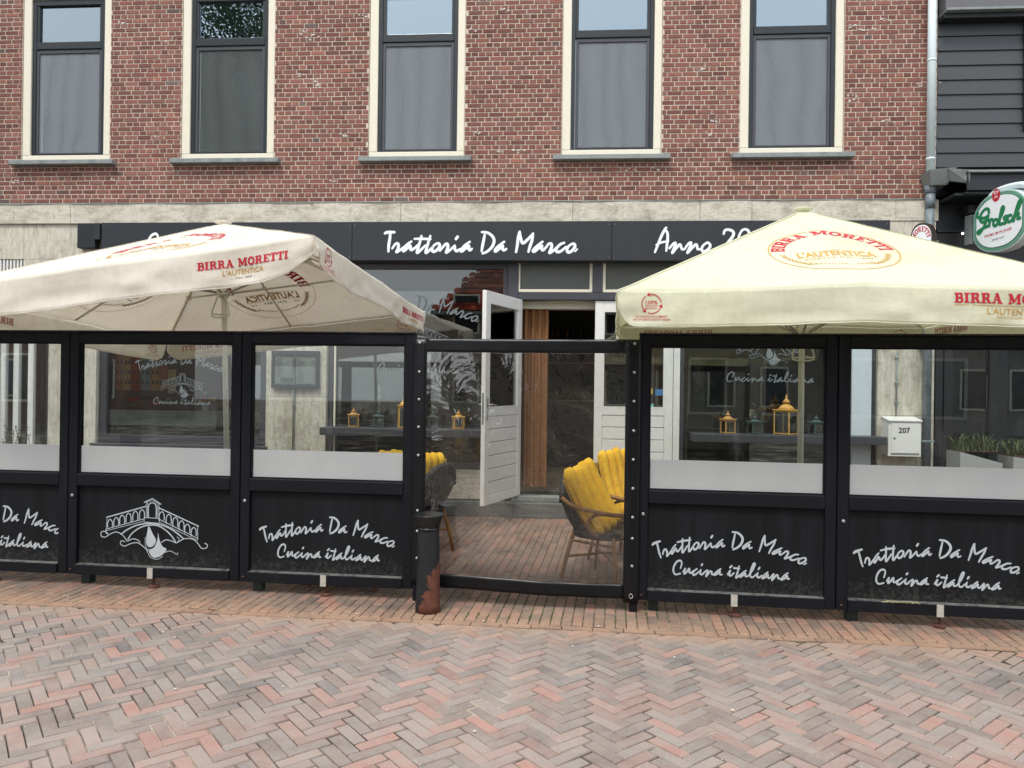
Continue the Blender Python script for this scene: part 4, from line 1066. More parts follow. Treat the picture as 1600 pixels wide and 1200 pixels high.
for side, xs_ in ((0, .042), (1, gL-.045)):
    for py in ([536, 581, 624, 667, 711, 797, 829, 871] if side == 0 else [537, 582, 627, 673, 718, 763, 808, 841, 884]):
        pp = g0 if side == 0 else g1
        dd = (Vector((pp.x, pp.y, 0))-Vector((CAM.x, CAM.y, 0))).dot(Vector((Fv.x, Fv.y, 0)))
        hz = 602+.013*((657 if side == 0 else 987)-800); z = 1.6-(py-hz)/FPX*dd
        m_ = MB(); m_.lathe([(.011, 0), (.011, .004), (.007, .009), (.002, .011)], 12); m_.build('stud', M['stud'], gate, loc=(xs_, -.013, z), rot=(PI/2, 0, 0))
m_ = MB(); m_.tube([(.012*math.cos(a), 0, .016*math.sin(a)) for a in [k*PI/6 for k in range(13)]], .0035, 6); m_.build('eyelet', M['stud'], gate, loc=(gL-.05, -.016, .125))
# steel post with hooks behind the left border
m_ = MB(); m_.box(.005, .06, .012, .07, .0, 1.90, .004); m_.box(.005, .115, -.002+.012, .02, .80, .85, .002); m_.box(.005, .115, .010, .02, .555, .60, .002)
for z in (.50, .27, .18): m_.box(.01, .09, .01, .03, z, z+.03, .003)
m_.build('gate_post', M['black'], gate)
m_ = MB(); m_.box(gL-.06, gL-.005, .012, .07, .0, 1.90, .004); m_.build('gate_post', M['black'], gate)

# iron bollard
bx, by = camxy(-.1104*5.17, 5.17)[:2]
bo = thing('bollard', 'black iron bollard with flared dish top and rust, in front of the gate', 'bollard', (bx, by, 0), .2)
m_ = MB(); m_.lathe([(.088, 0), (.086, .06), (.083, .12), (.078, .45), (.073, .585), (.0725, .60)], 28); m_.build('shaft', M['boll'], bo)
m_ = MB(); m_.lathe([(.0735, .575), (.080, .58), (.080, .598), (.0735, .6003)], 28); m_.build('collar', M['bolltop'], bo)
m_ = MB(); m_.lathe([(.074, .6005), (.078, .605), (.084, .63), (.104, .675), (.108, .684), (.104, .69), (.085, .688), (.03, .683)], 28); m_.build('dish_top', M['bolltop'], bo)

# ================================================================ PARASOLS
def parasol(label, pos, phi, zc, zpk, HV, mat, lean, curl, design, corner_dz, flare):
    """pos: pole point under the peak; corners: heights FL, FR, BR, BL of the canopy edge"""
    e = (Rv*math.cos(phi)-Vector((Fv.x, Fv.y, 0))*math.sin(phi)).normalized()
    az = math.atan2(e.y, e.x)
    T_ = thing('parasol', label, 'parasol', (pos.x, pos.y, 0), az, 'cream square parasols over the terrace')
    H = 1.5
    FL, FR, BR, BL = zc          # local: x right, y away from the camera; front is y=-H
    def zed(a, b):
        s, t = (a+H)/(2*H), (b+H)/(2*H)
        return FL*(1-s)*(1-t)+FR*s*(1-t)+BR*s*t+BL*(1-s)*t
    def canopy(a, b):
        r = max(abs(a), abs(b))/H
        if r < 1e-6: return zpk
        ea, eb = a/r, b/r
        z = zpk+(zed(ea, eb)-zpk)*r
        k = min(abs(ea), abs(eb))/H            # 0 mid rib .. 1 corner rib
        z += corner_dz*(1-k)*r                  # mid ribs hold the hem a little higher
        z -= .030*math.sin(PI*k)*r*(1.15-r)*2.2      # cloth sags between ribs
        w = .5*pnoise(Vector((a*2.1, b*2.1, zpk)))+.25*pnoise(Vector((a*6, b*6, 7)))
        z += .016*w*r
        # tension folds to the corners
        z += .004*math.sin(math.atan2(b, a)*22+2*r)*r*r*max(0, k-.55)*(1-k)*3
        return z
    def q(a, b): return (a, b, canopy(a, b))
    n = 56; m_ = MB(); vs = []; idx = {}
    for i in range(n+1):
        for j in range(n+1):
            a, b = -H+2*H*i/n, -H+2*H*j/n; vs.append(q(a, b))
    fs = []
    for i in range(n):
        for j in range(n):
            p00, p10, p11, p01 = i*(n+1)+j, (i+1)*(n+1)+j, (i+1)*(n+1)+j+1, i*(n+1)+j+1
            if (i < n//2) == (j < n//2): fs += [(p00, p10, p11), (p00, p11, p01)]
            else: fs += [(p00, p10, p01), (p10, p11, p01)]
    m_.add(vs, fs, True); cn = m_.build('canopy', mat, T_)
    sol = cn.modifiers.new('thick', 'SOLIDIFY'); sol.thickness = .002; sol.offset = -1
    # valances: side k, s along the side seen from outside left -> right
    def edgept(k, s):
        return [(s, -H), (H, s), (-s, H), (-H, -s)][k]
    outn = [(0, -1), (1, 0), (0, 1), (-1, 0)]
    def drop(k, s):
        c0, c1 = curl[k]           # curl reach at left and right end
        hv = HV[k]
        f = 1
        if s+H < c0: f = min(f, .42+.58*math.sin(PI/2*(s+H)/c0)**.8)
        if H-s < c1: f = min(f, .42+.58*math.sin(PI/2*(H-s)/c1)**.8)
        return hv*f
    def val(k, s, d, lift=0):
        a, b = edgept(k, s); z = canopy(a, b); ox, oy = outn[k]
        D = drop(k, s); t = d
        w = flare[k]*(.012*math.sin(s*4.2+k*2)+.02*pnoise(Vector((s*1.6, k*5, t*2)))+.014*pnoise(Vector((s*5, k, t*9))))*min(1, t*6)
        tw = 0
        e0 = max(0, 1-(s+H)/.5); e1 = max(0, 1-(H-s)/.5)
        w += .020*math.sin(t*26+s*9)*(e0*e0+e1*e1)*min(1, t*8)*flare[k]
        out_ = .004+.03*t+w+lift
        return (a+ox*out_, b+oy*out_, z-t)
    for k in range(4):
        ns, nd = 110, 12; vs = []
        for i in range(ns+1):
            s = -H+2*H*i/ns
            for j in range(nd+1): vs.append(val(k, s, drop(k, s)*j/nd))
        fs = [(i*(nd+1)+j, (i*(nd+1))+j+1, (i+1)*(nd+1)+j+1, (i+1)*(nd+1)+j) for i in range(ns) for j in range(nd)]
        m_ = MB(); m_.add(vs, fs, True); o = m_.build('valance', mat, T_)
        so_ = o.modifiers.new('thick', 'SOLIDIFY'); so_.thickness = .002
    for k in range(4):      # stitched hem of each valance
        m_ = MB(); m_.tube([val(k, -H+2*H*i/110, drop(k, -H+2*H*i/110)-.001) for i in range(111)], .0045, 5, caps=False); m_.build('hem', mat, T_)
        m_ = MB(); sx, sy = [(-1, -1), (1, -1), (1, 1), (-1, 1)][k]; vs = []
        for i in range(31):
            r = .06+i/30*.94
            for o in (-.016, .016): vs.append((q(sx*H*r+o*sy*-1*.7, sy*H*r+o*sx*.7)[0], q(sx*H*r+o*sy*-.7, sy*H*r+o*sx*.7)[1], canopy(sx*H*r*.999, sy*H*r*.999)+.0025))
        m_.add(vs, [(2*i, 2*i+1, 2*i+3, 2*i+2) for i in range(30)], True); m_.build('corner_seam', mat, T_)
    # slope prints, both sides of the cloth
    def slope(k, lift):
        def f(s, t, l):   # s along, t up the slope from r0
            r = design['r0']-t*.885
            s = max(-r, min(r, s)) if abs(s) > r else s
            a, b = [(s, -r), (r, s), (-s, r), (-r, -s)][k]
            p = q(a, b); return (p[0], p[1], p[2]+lift+(l if lift > 0 else -l))
        return f
    def logo():
        R_ = .36; Q = .89 if design['ring'] else 1.0; out_ = []
        tx = slab('BIRRA MORETTI'); out_.append(('red', arc_ink(tx, 0, 0, R_-.0, .105, total=176)))
        t = place(font_ink("L'AUTENTICA", .03), 0, -.155, w=.58, h=.10, centre=True); out_.append(('gold', t))
        k_ = Ink(); k_.quad(-.30, -.045, .30, -.041); k_.quad(-.30, -.172, .30, -.168); out_.append(('gold', k_))
        t = place(font_ink("RICETTA DAL 1859" if design['ring'] else "DAL 1859"), 0, -.232, h=.036, centre=True, sx=1.15); out_.append(('darkp' if not design['ring'] else 'gold', t))
        if not design['ring']:
            k_ = Ink(); k_.quad(-.27, -.22, -.2, -.212); k_.quad(.2, -.22, .27, -.212); out_.append(('darkp', k_))
        t = arc_ink(font_ink("PREMIUM LAGER"), 0, 0, .385, .028, total=78, mid=270, top=False); out_.append(('gold', t))
        for sg_ in (-1, 1):
            k_ = Ink(); pts = []
            for i in range(9):
                an = math.radians(270+sg_*(28+i*6.0)) if design['ring'] else math.radians(270+sg_*(34+i*5.2)); pts.append((.40*math.cos(an), .40*math.sin(an)))
            k_.stroke(pts, .005)
            for i in range(1, 9):
                for dd in (-1, 1):
                    x, y = pts[i]; an = math.atan2(y, x)+sg_*PI/2*1+dd*.55; k_.stroke([(x, y), (x+.035*math.cos(an), y+.035*math.sin(an))], [.004, .016, .004] if False else .010, smooth=False)
            out_.append(('gold', k_))
        if design['ring']:
            k_ = Ink(); k_.stroke([(.485*math.cos(t*PI/24), .485*math.sin(t*PI/24)) for t in range(48)], .010, closed=True, seg=2); out_.append(('gold', k_))
        else:
            k_ = Ink(); k_.stroke([(.485*math.cos(math.radians(a_)), .485*math.sin(math.radians(a_))) for a_ in range(175, 365, 8)], .004); out_.append(('gold', k_))
        for _, k_ in out_: k_.v = [(a*Q, b*Q, c) for a, b, c in k_.v]
        return out_
    lg = logo()
    for k in range(4):
        for lift, flip in ((.0016, False), (-.0042, True)):
            if k in design['skip']: continue
            for mk, ink in lg:
                ink.build('printed_logo', M[mk], slope(k, lift), T_, flip=flip)
    # valance print
    for k in range(4):
        for lift in (.0026, -.0046):
            def vf(x, y, l, k=k, lift=lift):
                return val(k, x, y, lift+(l if lift > 0 else -l))
            s0 = design['vx']
            tx = slab('BIRRA MORETTI'); a, b, c, d = bbox(tx); hh = design['hh']; ww = design['vw']; mid_ = s0+ww/2
            def build(ink, mk, nm='printed_lettering'):
                ink.build(nm, M[mk if lift > 0 else {'red': 'redf', 'gold': 'goldf', 'darkp': 'goldf'}[mk]], vf, T_, flip=lift < 0)
            # y: depth below the edge
            t = Ink(); t.merge(tx, lambda x, y: (s0+(x-a)/(b-a)*ww, design['y0']+hh-y*hh)); t.f = [f[::-1] for f in t.f]; build(t, 'red')
            if design['ring']:
                u_ = Ink(); u_.quad(s0, .108, s0+ww, .112); build(u_, 'gold')
            t2 = font_ink("L'AUTENTICA", .01); a2, b2, _, _ = bbox(t2); w2_ = ww*.46; t = Ink(); x2 = mid_-w2_/2
            t.merge(t2, lambda x, y: (x2+(x-a2)/(b2-a2)*w2_, (.162 if design['ring'] else .185)-y*.038)); build(t, 'gold')
            t3 = font_ink("RICETTA DAL 1859" if design['ring'] else "\u2014 DAL 1859 \u2014"); a3, b3, _, _ = bbox(t3); w3_ = ww*.30; t = Ink(); x3 = mid_-w3_/2
            t.merge(t3, lambda x, y: (x3+(x-a3)/(b3-a3)*w3_, (.186 if design['ring'] else .215)-y*.014)); build(t, 'gold' if design['ring'] else 'darkp')
            # recycling mark
            xc = -H+design['rx']; R_ = .062; k_ = Ink()
            for q_ in range(3):
                a0 = math.radians(20+q_*120); pts = [(xc+R_*math.cos(a0+i*.175), .088+R_*math.sin(a0+i*.175)) for i in range(10)]
                k_.stroke(pts, .006); x, y = pts[0]; an = a0-PI/2
                k_.poly([(x+.022*math.cos(an), y+.022*math.sin(an)), (x+.014*math.cos(a0), y+.014*math.sin(a0)), (x-.014*math.cos(a0), y-.014*math.sin(a0))])
            build(k_, 'red', 'recycling_mark')
            for tt, yy, hh2, ww2 in (("100%", .088, .022, .075), ("GERECYCLED", .105, .011, .082), ("MATERIAAL", .122, .011, .075), ("DIT PARASOLDOEK IS GEMAAKT", .176, .013, .20), ("VAN 279 GERECYCLEDE PET-FLESSEN", .196, .013, .235)):
                fi = font_ink(tt, .01); aa, bb, _, _ = bbox(fi); t = Ink(); t.merge(fi, lambda x, y: (xc-ww2/2+(x-aa)/(bb-aa)*ww2, yy-y*hh2)); build(t, 'red', 'recycling_mark')
    # frame
    base = Vector((lean[0], lean[1], 0)); pk = Vector((0, 0, zpk-.05))
    hub = pk+(base-pk)*.03; run = pk+(base-pk)*design['run']
    m_ = MB(); m_.tube([base+Vector((0, 0, .05)), pk], .024, 16); m_.build('pole', M['poleW'], T_)
    m_ = MB(); m_.box(base.x-.30, base.x+.30, base.y-.30, base.y+.30, .008, .07, .01); m_.tube([base+Vector((0, 0, .06)), base+Vector((0, 0, .45))], .034, 12); m_.build('base', M['zinc'], T_)
    m_ = MB(); m_.lathe([(.075, 0), (.075, .008), (.02, .022)], 20); m_.build('peak_cap', mat, T_, loc=(0, 0, zpk+.004))
    m_ = MB(); m_.tube([hub-Vector((0, 0, .06)), hub+Vector((0, 0, .02))], .045, 12); m_.tube([run-Vector((0, 0, .045)), run+Vector((0, 0, .045))], .040, 12)
    m_.box(run.x-.05, run.x+.05, run.y-.05, run.y+.05, run.z-.02, run.z+.02, .004); m_.build('runner', M['poleW'], T_)
    m_ = MB()
    for sgn in (-1, 1):
        y_ = run.y+sgn*.0; x_ = run.x
        pts = [(x_+sgn*.035, y_-.04, run.z-.03), (x_+sgn*.085, y_-.055, run.z-.19), (x_+sgn*.05, y_-.06, run.z-.225), (x_-sgn*.0, y_-.06, run.z-.225)]
        m_.tube(catmull(pts, 4), .007, 6)
    m_.tube([(run.x-.075, run.y-.06, run.z-.20), (run.x+.075, run.y-.06, run.z-.20)], .007, 6); m_.build('crank_handle', M['poleW'], T_)
    for i in range(8):
        an = i*PI/4; dx, dy = round(math.cos(an)), round(math.sin(an))
        def rp(t, dz=-.02): a, b = dx*H*t, dy*H*t; return Vector((a, b, canopy(a, b)+dz))
        m_ = MB(); m_.tube([hub+Vector((dx*.04, dy*.04, -.01))]+[rp(t) for t in (.25, .5, .75, .97)], .010, 6); r_ = m_.build('rib', M['poleW'], T_)
        jt = rp(.55, -.035)
        m_ = MB(); m_.tube([run+Vector((dx*.035, dy*.035, 0)), jt], .009, 6); m_.box(jt.x-.018, jt.x+.018, jt.y-.018, jt.y+.018, jt.z-.015, jt.z+.02, .003); m_.build('strut', M['strutm'], T_)
    return T_
M['redf'] = plain('faded_red_print', S(196, 140, 132), .9); M['goldf'] = plain('faded_gold_print', S(190, 174, 146), .9)
M['strutm'] = plain('grey_strut_metal', S(186, 182, 170), .5, .3, tone=.05)
pr = camxy(.393*6.07, 6.07)
parasol('pale greenish cream square parasol standing right of the gate, oval beer logo facing the street', pr, .148, (2.225, 2.225, 2.225, 2.225), 3.075, [.235, .215, .215, .215], M['cloth2'],
        (0, 0), [(.12, .12)]*4, dict(r0=.87, ring=True, skip=(), vx=.54, vw=.70, rx=.22, run=.32, hh=.062, y0=.035), .034, [1, 1, 1, 1])
pl = camxy(-.3957*6.68, 6.68)
parasol('tilted cream square parasol standing left of the gate with its front corner pushed up', pl, .134, (2.25, 2.60, 2.38, 2.05), 3.035, [.265, .225, .225, .225], M['cloth1'],
        (.085, .02), [(.12, .42), (.30, .10), (.18, .18), (.18, .18)], dict(r0=.885, ring=False, skip=(), vx=.66, vw=.66, rx=.24, run=.195, hh=.056, y0=.075), .0, [1.5, 1.5, 1, 1])
# ================================================================ CHAIRS, CUSHIONS, TABLES
def chair_parts(label, loc, rz, group='rattan armchairs on the terrace'):
    """faces +x; origin on the ground below the seat centre"""
    T_ = thing('armchair', label, 'chair', loc, rz, group)
    # woven seat
    m_ = MB(); n_ = 22; vs = []; fs = []
    ring = [(.24*math.copysign(abs(math.cos(a))**.75, math.cos(a)), .25*math.copysign(abs(math.sin(a))**.75, math.sin(a))) for a in [2*PI*k/n_ for k in range(n_)]]
    for z, s_ in ((.385, .96), (.375, 1.0), (.40, 1.04), (.425, 1.03), (.432, .95), (.422, .6), (.415, .2)):
        vs += [(x*s_, y*s_, z) for x, y in ring]
    for i in range(6):
        for k in range(n_): a = i*n_+k; b = i*n_+(k+1) % n_; fs.append((a, b, b+n_, a+n_))
    fs.append(tuple(range(n_-1, -1, -1))); fs.append(tuple(range(6*n_, 7*n_)))
    m_.add(vs, fs, True); m_.build('seat', M['weave'], T_)
    # woven back: curved shell
    m_ = MB(); vs = []; ny, nz = 14, 9
    for s_ in (0, 1):
        for i in range(ny+1):
            t = -1+2*i/ny
            for k in range(nz+1):
                h = k/nz; y = t*(.245+.015*h); x = -.215-.15*h+.10*t*t+s_*.014-.02*math.sin(h*PI)
                top_ = .84-.20*abs(t)**2.6; vs.append((x, y, .40+(top_-.40)*h))
    fs = []; o = (ny+1)*(nz+1)
    for i in range(ny):
        for k in range(nz):
            a = i*(nz+1)+k; fs += [(a, a+1, a+nz+2, a+nz+1), (a+o, a+nz+1+o, a+nz+2+o, a+1+o)]
    for i in range(ny): a = i*(nz+1)+nz; fs.append((a, a+o, a+nz+1+o, a+nz+1)); a = i*(nz+1); fs.append((a, a+nz+1, a+nz+1+o, a+o))
    for k in range(nz): fs.append((k, k+o, k+1+o, k+1)); a = ny*(nz+1)+k; fs.append((a, a+1, a+1+o, a+o))
    m_.add(vs, fs, True); m_.build('backrest', M['weave'], T_)
    # rolled top of the back and bound hand rests
    m_ = MB(); pts = [(-.36+.10*t*t, t*.26, .845-.20*abs(t)**2.6) for t in [(-1+2*i/14) for i in range(15)]]; m_.tube(pts, .026, 10); m_.build('top_roll', M['weave'], T_)
    m_ = MB()      # arm bow: one cane from the back, round to the front of the seat
    for sy in (-1, 1):
        m_.tube(catmull([(-.255, sy*.262, .655+.02), (-.12, sy*.31, .635), (.08, sy*.325, .615), (.22, sy*.29, .60), (.285, sy*.20, .58), (.29, sy*.16, .47), (.25, sy*.15, .40)], 5), .0175, 8)
        m_.tube(catmull([(.23, sy*.285, .60), (.10, sy*.30, .585), (.02, sy*.295, .52), (.04, sy*.275, .44), (.10, sy*.25, .405)], 5), .0135, 8)
    m_.build('arm_bow', M['rattan'], T_)
    for sx, sy in ((-1, -1), (-1, 1), (1, -1), (1, 1)):
        m_ = MB(); m_.tube([(sx*.19, sy*.19, .40), (sx*.235, sy*.225, .2), (sx*.27, sy*.25, .003)], .0165, 8); m_.build('leg', M['rattan'], T_)
    m_ = MB(); m_.tube([(-.24, -.23, .20), (0, 0, .225), (.24, .23, .20)], .0105, 8); m_.tube([(-.24, .23, .185), (0, 0, .200), (.24, -.23, .185)], .0105, 8)
    m_.tube([(-.21, -.2, .33), (.21, -.2, .33)], .010, 8); m_.tube([(-.21, .2, .33), (.21, .2, .33)], .010, 8); m_.build('stretcher', M['rattan'], T_)
    return T_
def cushion(label, loc, rz, tilt, n_=4, wd=.44, Lc=.52, roll=0):
    """channelled pad leaning against the chair back"""
    T_ = thing('seat_cushion', label, 'cushion', loc, rz, 'yellow channelled cushions')
    c = wd/n_; R_ = Matrix.Rotation(tilt, 3, 'Y') @ Matrix.Rotation(roll, 3, 'X'); L00 = Lc
    for i in range(n_):
        m_ = MB(); vs = []; fs = []; K = 12; Z = 14
        yc = -wd/2+c*(i+.5); Lc = L00*random.uniform(.97, 1.02)
        for k in range(Z+1):
            h = k/Z; z = Lc*h; e = math.sin(PI*min(1, max(0, h)))
            en = min(1, (min(h, 1-h)*Lc/.035))**.5 if 0 < h < 1 else .12
            for a in range(K):
                an = 2*PI*a/K; ca_, sa_ = math.cos(an), math.sin(an)
                x = .052*ca_*(.35+.65*en)*(1+.05*math.sin(z*14+i)); y = c*.49*sa_*(.5+.5*en)
                x += -.05*math.sin(PI*h)*.6
                v = R_ @ Vector((x, y+yc*(1-.06*h), z)); vs.append(tuple(v))
        for k in range(Z):
            for a in range(K): p = k*K+a; r = k*K+(a+1) % K; fs.append((p, r, r+K, p+K))
        fs.append(tuple(range(K-1, -1, -1))); fs.append(tuple(range(Z*K, Z*K+K)))
        m_.add(vs, fs, True); m_.build('channel', M['yellow'], T_)
    m_ = MB(); Lc = L00
    for sx in (-1, 1):
        m_.tube([tuple(R_ @ Vector((sx*.032-.03*math.sin(PI*h), -wd/2-.001, Lc*h))) for h in (.1, .3, .5, .7, .9)], .004, 6)
    m_.build('piping', M['piping'], T_)
    return T_
M['piping'] = plain('ochre_piping', S(214, 160, 40), .9)
def sit(px, py, d): return camxy((px-800)/FPX*d, d)
c1 = sit(950, 0, 6.05); a1 = math.radians(-36)
chair_parts('black woven rattan armchair nearest the gate, on the right of the gateway', (c1.x, c1.y, .008), a1)
q = Matrix.Rotation(a1, 3, 'Z')
o = Vector((c1.x, c1.y, 0))+q @ Vector((.06, -.02, 0)); cushion('yellow cushion of four channels leaning in the front armchair right of the gateway', (o.x, o.y, .435), a1-.05, -.42, 4, .42, .60, .26)
c2 = sit(985, 0, 6.75); a2 = math.radians(-40)
chair_parts('black woven rattan armchair half hidden behind the front one, right of the gateway', (c2.x, c2.y, .008), a2)
o = Vector((c2.x, c2.y, 0))+Matrix.Rotation(a2, 3, 'Z') @ Vector((.05, .0, 0)); cushion('yellow cushion with five channels in the armchair behind, right of the gateway', (o.x, o.y, .435), a2-.2, -.30, 5, .46, .62, .10)
c3 = sit(651, 0, 7.0); a3 = math.radians(152)
chair_parts('black woven rattan armchair seen from behind past the iron bollard', (c3.x, c3.y, .008), a3)
o = Vector((c3.x, c3.y, 0))+Matrix.Rotation(a3, 3, 'Z') @ Vector((-.02, 0, 0)); cushion('yellow cushion leaning in the armchair behind the iron bollard', (o.x, o.y, .435), a3, -.30, 4, .42, .54)
c4 = sit(590, 0, 6.9); a4 = math.radians(160)
chair_parts('black woven rattan armchair hidden behind the lower panel of the screen next to the bollard', (c4.x, c4.y, .008), a4)
o = Vector((c4.x, c4.y, 0))+Matrix.Rotation(a4, 3, 'Z') @ Vector((-.04, 0, 0)); cushion('yellow cushion whose top just shows over the frosted film beside the studded gate edge', (o.x, o.y, .435), a4, -.22, 4, .42, .56)
c5 = sit(557, 0, 5.95)
chair_parts('rattan armchair behind the lettered screen, one cane leg showing under it', (c5.x, c5.y, .008), math.radians(175))

# ================================================================ LANTERNS on the counters
def lantern(label, px, w, h, mat, glassy=False, zb=1.062, y=-.10, rz=.3):
    T_ = thing('lantern', label, 'lantern', (FX(px, y), y, zb), rz, 'metal lanterns on the window counters')
    b = w/2; hb = h*.60
    m_ = MB()
    for sx in (-1, 1):
        for sy in (-1, 1): m_.box(sx*b-.006*sx-.006, sx*b-.006*sx+.006, sy*b-.006*sy-.006, sy*b-.006*sy+.006, 0, hb)
    for z in (.012, hb-.012):
        for s_ in (-1, 1): m_.box(-b+.012, b-.012, s_*(b-.006)-.004, s_*(b-.006)+.004, z-.006, z+.006); m_.box(s_*(b-.006)-.004, s_*(b-.006)+.004, -b+.012, b-.012, z-.006, z+.006)
    m_.build('frame', mat, T_)
    MB().box(-b+.012, b-.012, -b+.012, b-.012, .004, .012).build('floor_plate', mat, T_)
    m_ = MB()
    s = w/2
    m_.box(-s-.012, s+.012, -s-.012, s+.012, hb+.001, hb+.013, .003)
    m_.lathe([(s*.98, hb+.014), (s*.75, hb+h*.09), (s*.42, hb+h*.15), (s*.3, hb+h*.17)], 8, ang=PI/8); m_.lathe([(s*.34, hb+h*.172), (s*.36, hb+h*.20), (s*.50, hb+h*.205), (s*.22, hb+h*.27), (s*.08, hb+h*.31), (s*.12, hb+h*.34), (s*.03, hb+h*.40)], 12)
    m_.build('roof', mat, T_)
    m_ = MB()
    for s_ in (-1, 1): m_.box(-b+.013, b-.013, s_*(b-.006)-.0012, s_*(b-.006)+.0012, .02, hb-.02); m_.box(s_*(b-.006)-.0012, s_*(b-.006)+.0012, -b+.013, b-.013, .02, hb-.02)
    m_.build('glazing', M['glass'], T_)
    return T_
lantern('small orange lantern, leftmost on the counter left of the door', 553, .125, .24, M['lanto'])
lantern('small green lantern between the orange and the tall yellow one, left of the door', 592, .12, .22, M['lantg'])
lantern('tall yellow lantern on the counter left of the door', 634, .17, .44, M['lanty'])
lantern('small green lantern right of the studded gate edge, left of the door', 677, .11, .22, M['lantg'])
lantern('small yellow lantern nearest the open door', 717, .125, .23, M['lanty'])
lantern('small ochre lantern, leftmost on the counter right of the door', 1138, .13, .27, M['lanto'])
lantern('small green lantern between the ochre ones, right of the door', 1180, .13, .23, M['lantg'])
lantern('tall ochre lantern on the counter right of the door', 1229, .20, .47, M['lanty'], rz=.75)
lantern('small green lantern right of the parasol pole, on the right counter', 1276, .13, .24, M['lantg'])
t = thing('glass_obelisk', 'slim silvery glass ornament standing inside behind the small green lantern', 'ornament', (FX(592, .28), .28, 1.1))
m_ = MB(); m_.lathe([(.05, 0), (.05, .02), (.02, .05), (.03, .14), (.014, .2), (.035, .30), (.03, .33), (.012, .36), (.022, .42), (.008, .50)], 12); m_.build('body', M['stud'], t)
t = MB().box(FX(500), FX(790), .2, .36, 1.05, 1.095).build('inner_sill', M['dframe'], B)
t = MB().box(1.40, FX(1328), .2, .36, 1.05, 1.095).build('inner_sill', M['dframe'], B)
MB().box(xw0+.1, xw1-.1, .17, .42, .8, 1.0).build('inner_sill', M['dark'], B)

# painting and flowers in window one
t = thing('painting', 'colourful painting of a canal street with red boats behind the left shop window', 'painting', (FX(180, .22), .22, 1.23))
pw = FX(350, .22)-FX(180, .22); ph = .98
MB().box(0, pw, 0, .02, 0, ph).build('canvas', plain('painted_canvas', S(84, 84, 80), .8, wear=S(120, 110, 96), wscale=6), t)
cols = [S(196, 120, 84), S(214, 176, 120), S(176, 84, 62), S(150, 160, 158), S(206, 150, 96)]
m_ = {}
x = 0.0
for i in range(7):
    w_ = random.uniform(.09, .15); h0 = .55-.05*i
    mt = plain('house_paint', cols[i % 5], .8)
    MB().box(x, x+w_-.006, -.004, -.001, .24, min(ph-.01, .24+.70-.07*i)).build('painted_house', mt, t)
    q_ = MB()
    for a in range(2):
        for b in range(4): 
            z = .32+b*.13
            if z < .80-.07*i: q_.box(x+.02+a*w_*.45, x+.02+a*w_*.45+.022, -.006, -.0042, z, z+.05)
    if q_.v: q_.build('painted_window', plain('paint_blue', S(52, 78, 92), .8), t)
    x += w_
ink = Ink()
for cx_, cz, mk, s_ in ((.26, .13, 'red', 1), (.55, .08, 'red', .8), (.42, .15, 'navy', 1)):
    k_ = Ink(); k_.poly([(cx_-.1*s_, cz+.03), (cx_-.04*s_, cz+.015), (cx_+.05*s_, cz+.015), (cx_+.11*s_, cz+.035), (cx_+.06*s_, cz-.035), (cx_-.06*s_, cz-.035)]); k_.build('painted_boat', M[mk], lambda a, b, l: (a, -.007-l, b), t)
def flowers(label, loc, cols_, n_=9, r=.12, pot=True):
    T_ = thing('flowers', label, 'flowers', loc)
    mats = [plain('petal', c, .7) for c in cols_]
    for i in range(n_):
        p = Vector((random.gauss(0, r*.55), random.gauss(0, .04), .16+random.gauss(0, r*.4))); m_ = MB()
        for k in range(6):
            a = k*PI/3; d1 = Vector((math.cos(a), -.35, math.sin(a)))*.03; s1 = Vector((-math.sin(a), 0, math.cos(a)))*.014
            m_.add([p, p+d1*.6+s1, p+d1*1.3, p+d1*.6-s1], [(0, 1, 2, 3)])
        m_.build('blossom', mats[i % len(mats)], T_)
    m_ = MB()
    for i in range(24):
        p = Vector((random.gauss(0, r*.6), random.gauss(0, .03), .10+random.random()*.1)); a = random.random()*6.28; d1 = Vector((math.cos(a), .2, math.sin(a)))*.05; s1 = Vector((-math.sin(a), 0, math.cos(a)))*.012
        m_.add([p, p+d1*.5+s1, p+d1, p+d1*.5-s1], [(0, 1, 2, 3)])
    m_.build('foliage', M['leafd'], T_, kind='stuff')
    m_ = MB(); m_.lathe([(.04, 0), (.055, .05), (.045, .10), (.05, .12)], 12); m_.build('vase', M['whitel'] if pot else M['dark'], T_)
M['leafd'] = plain('leaf_green', S(52, 74, 44), .7)
flowers('red and yellow flowers behind the left shop window', (FX(322, .18), .19, 1.2), [S(190, 40, 60), S(220, 170, 60), S(200, 60, 80)])
flowers('white flower sprig behind the right shop window', (FX(1178, .3), .3, 1.22), [S(200, 214, 206)], 4, .04)
flowers('orange and red flowers behind the right shop window', (FX(1195, .3), .3, 1.18), [S(196, 120, 60), S(206, 150, 70), S(150, 40, 50)], 8, .12)

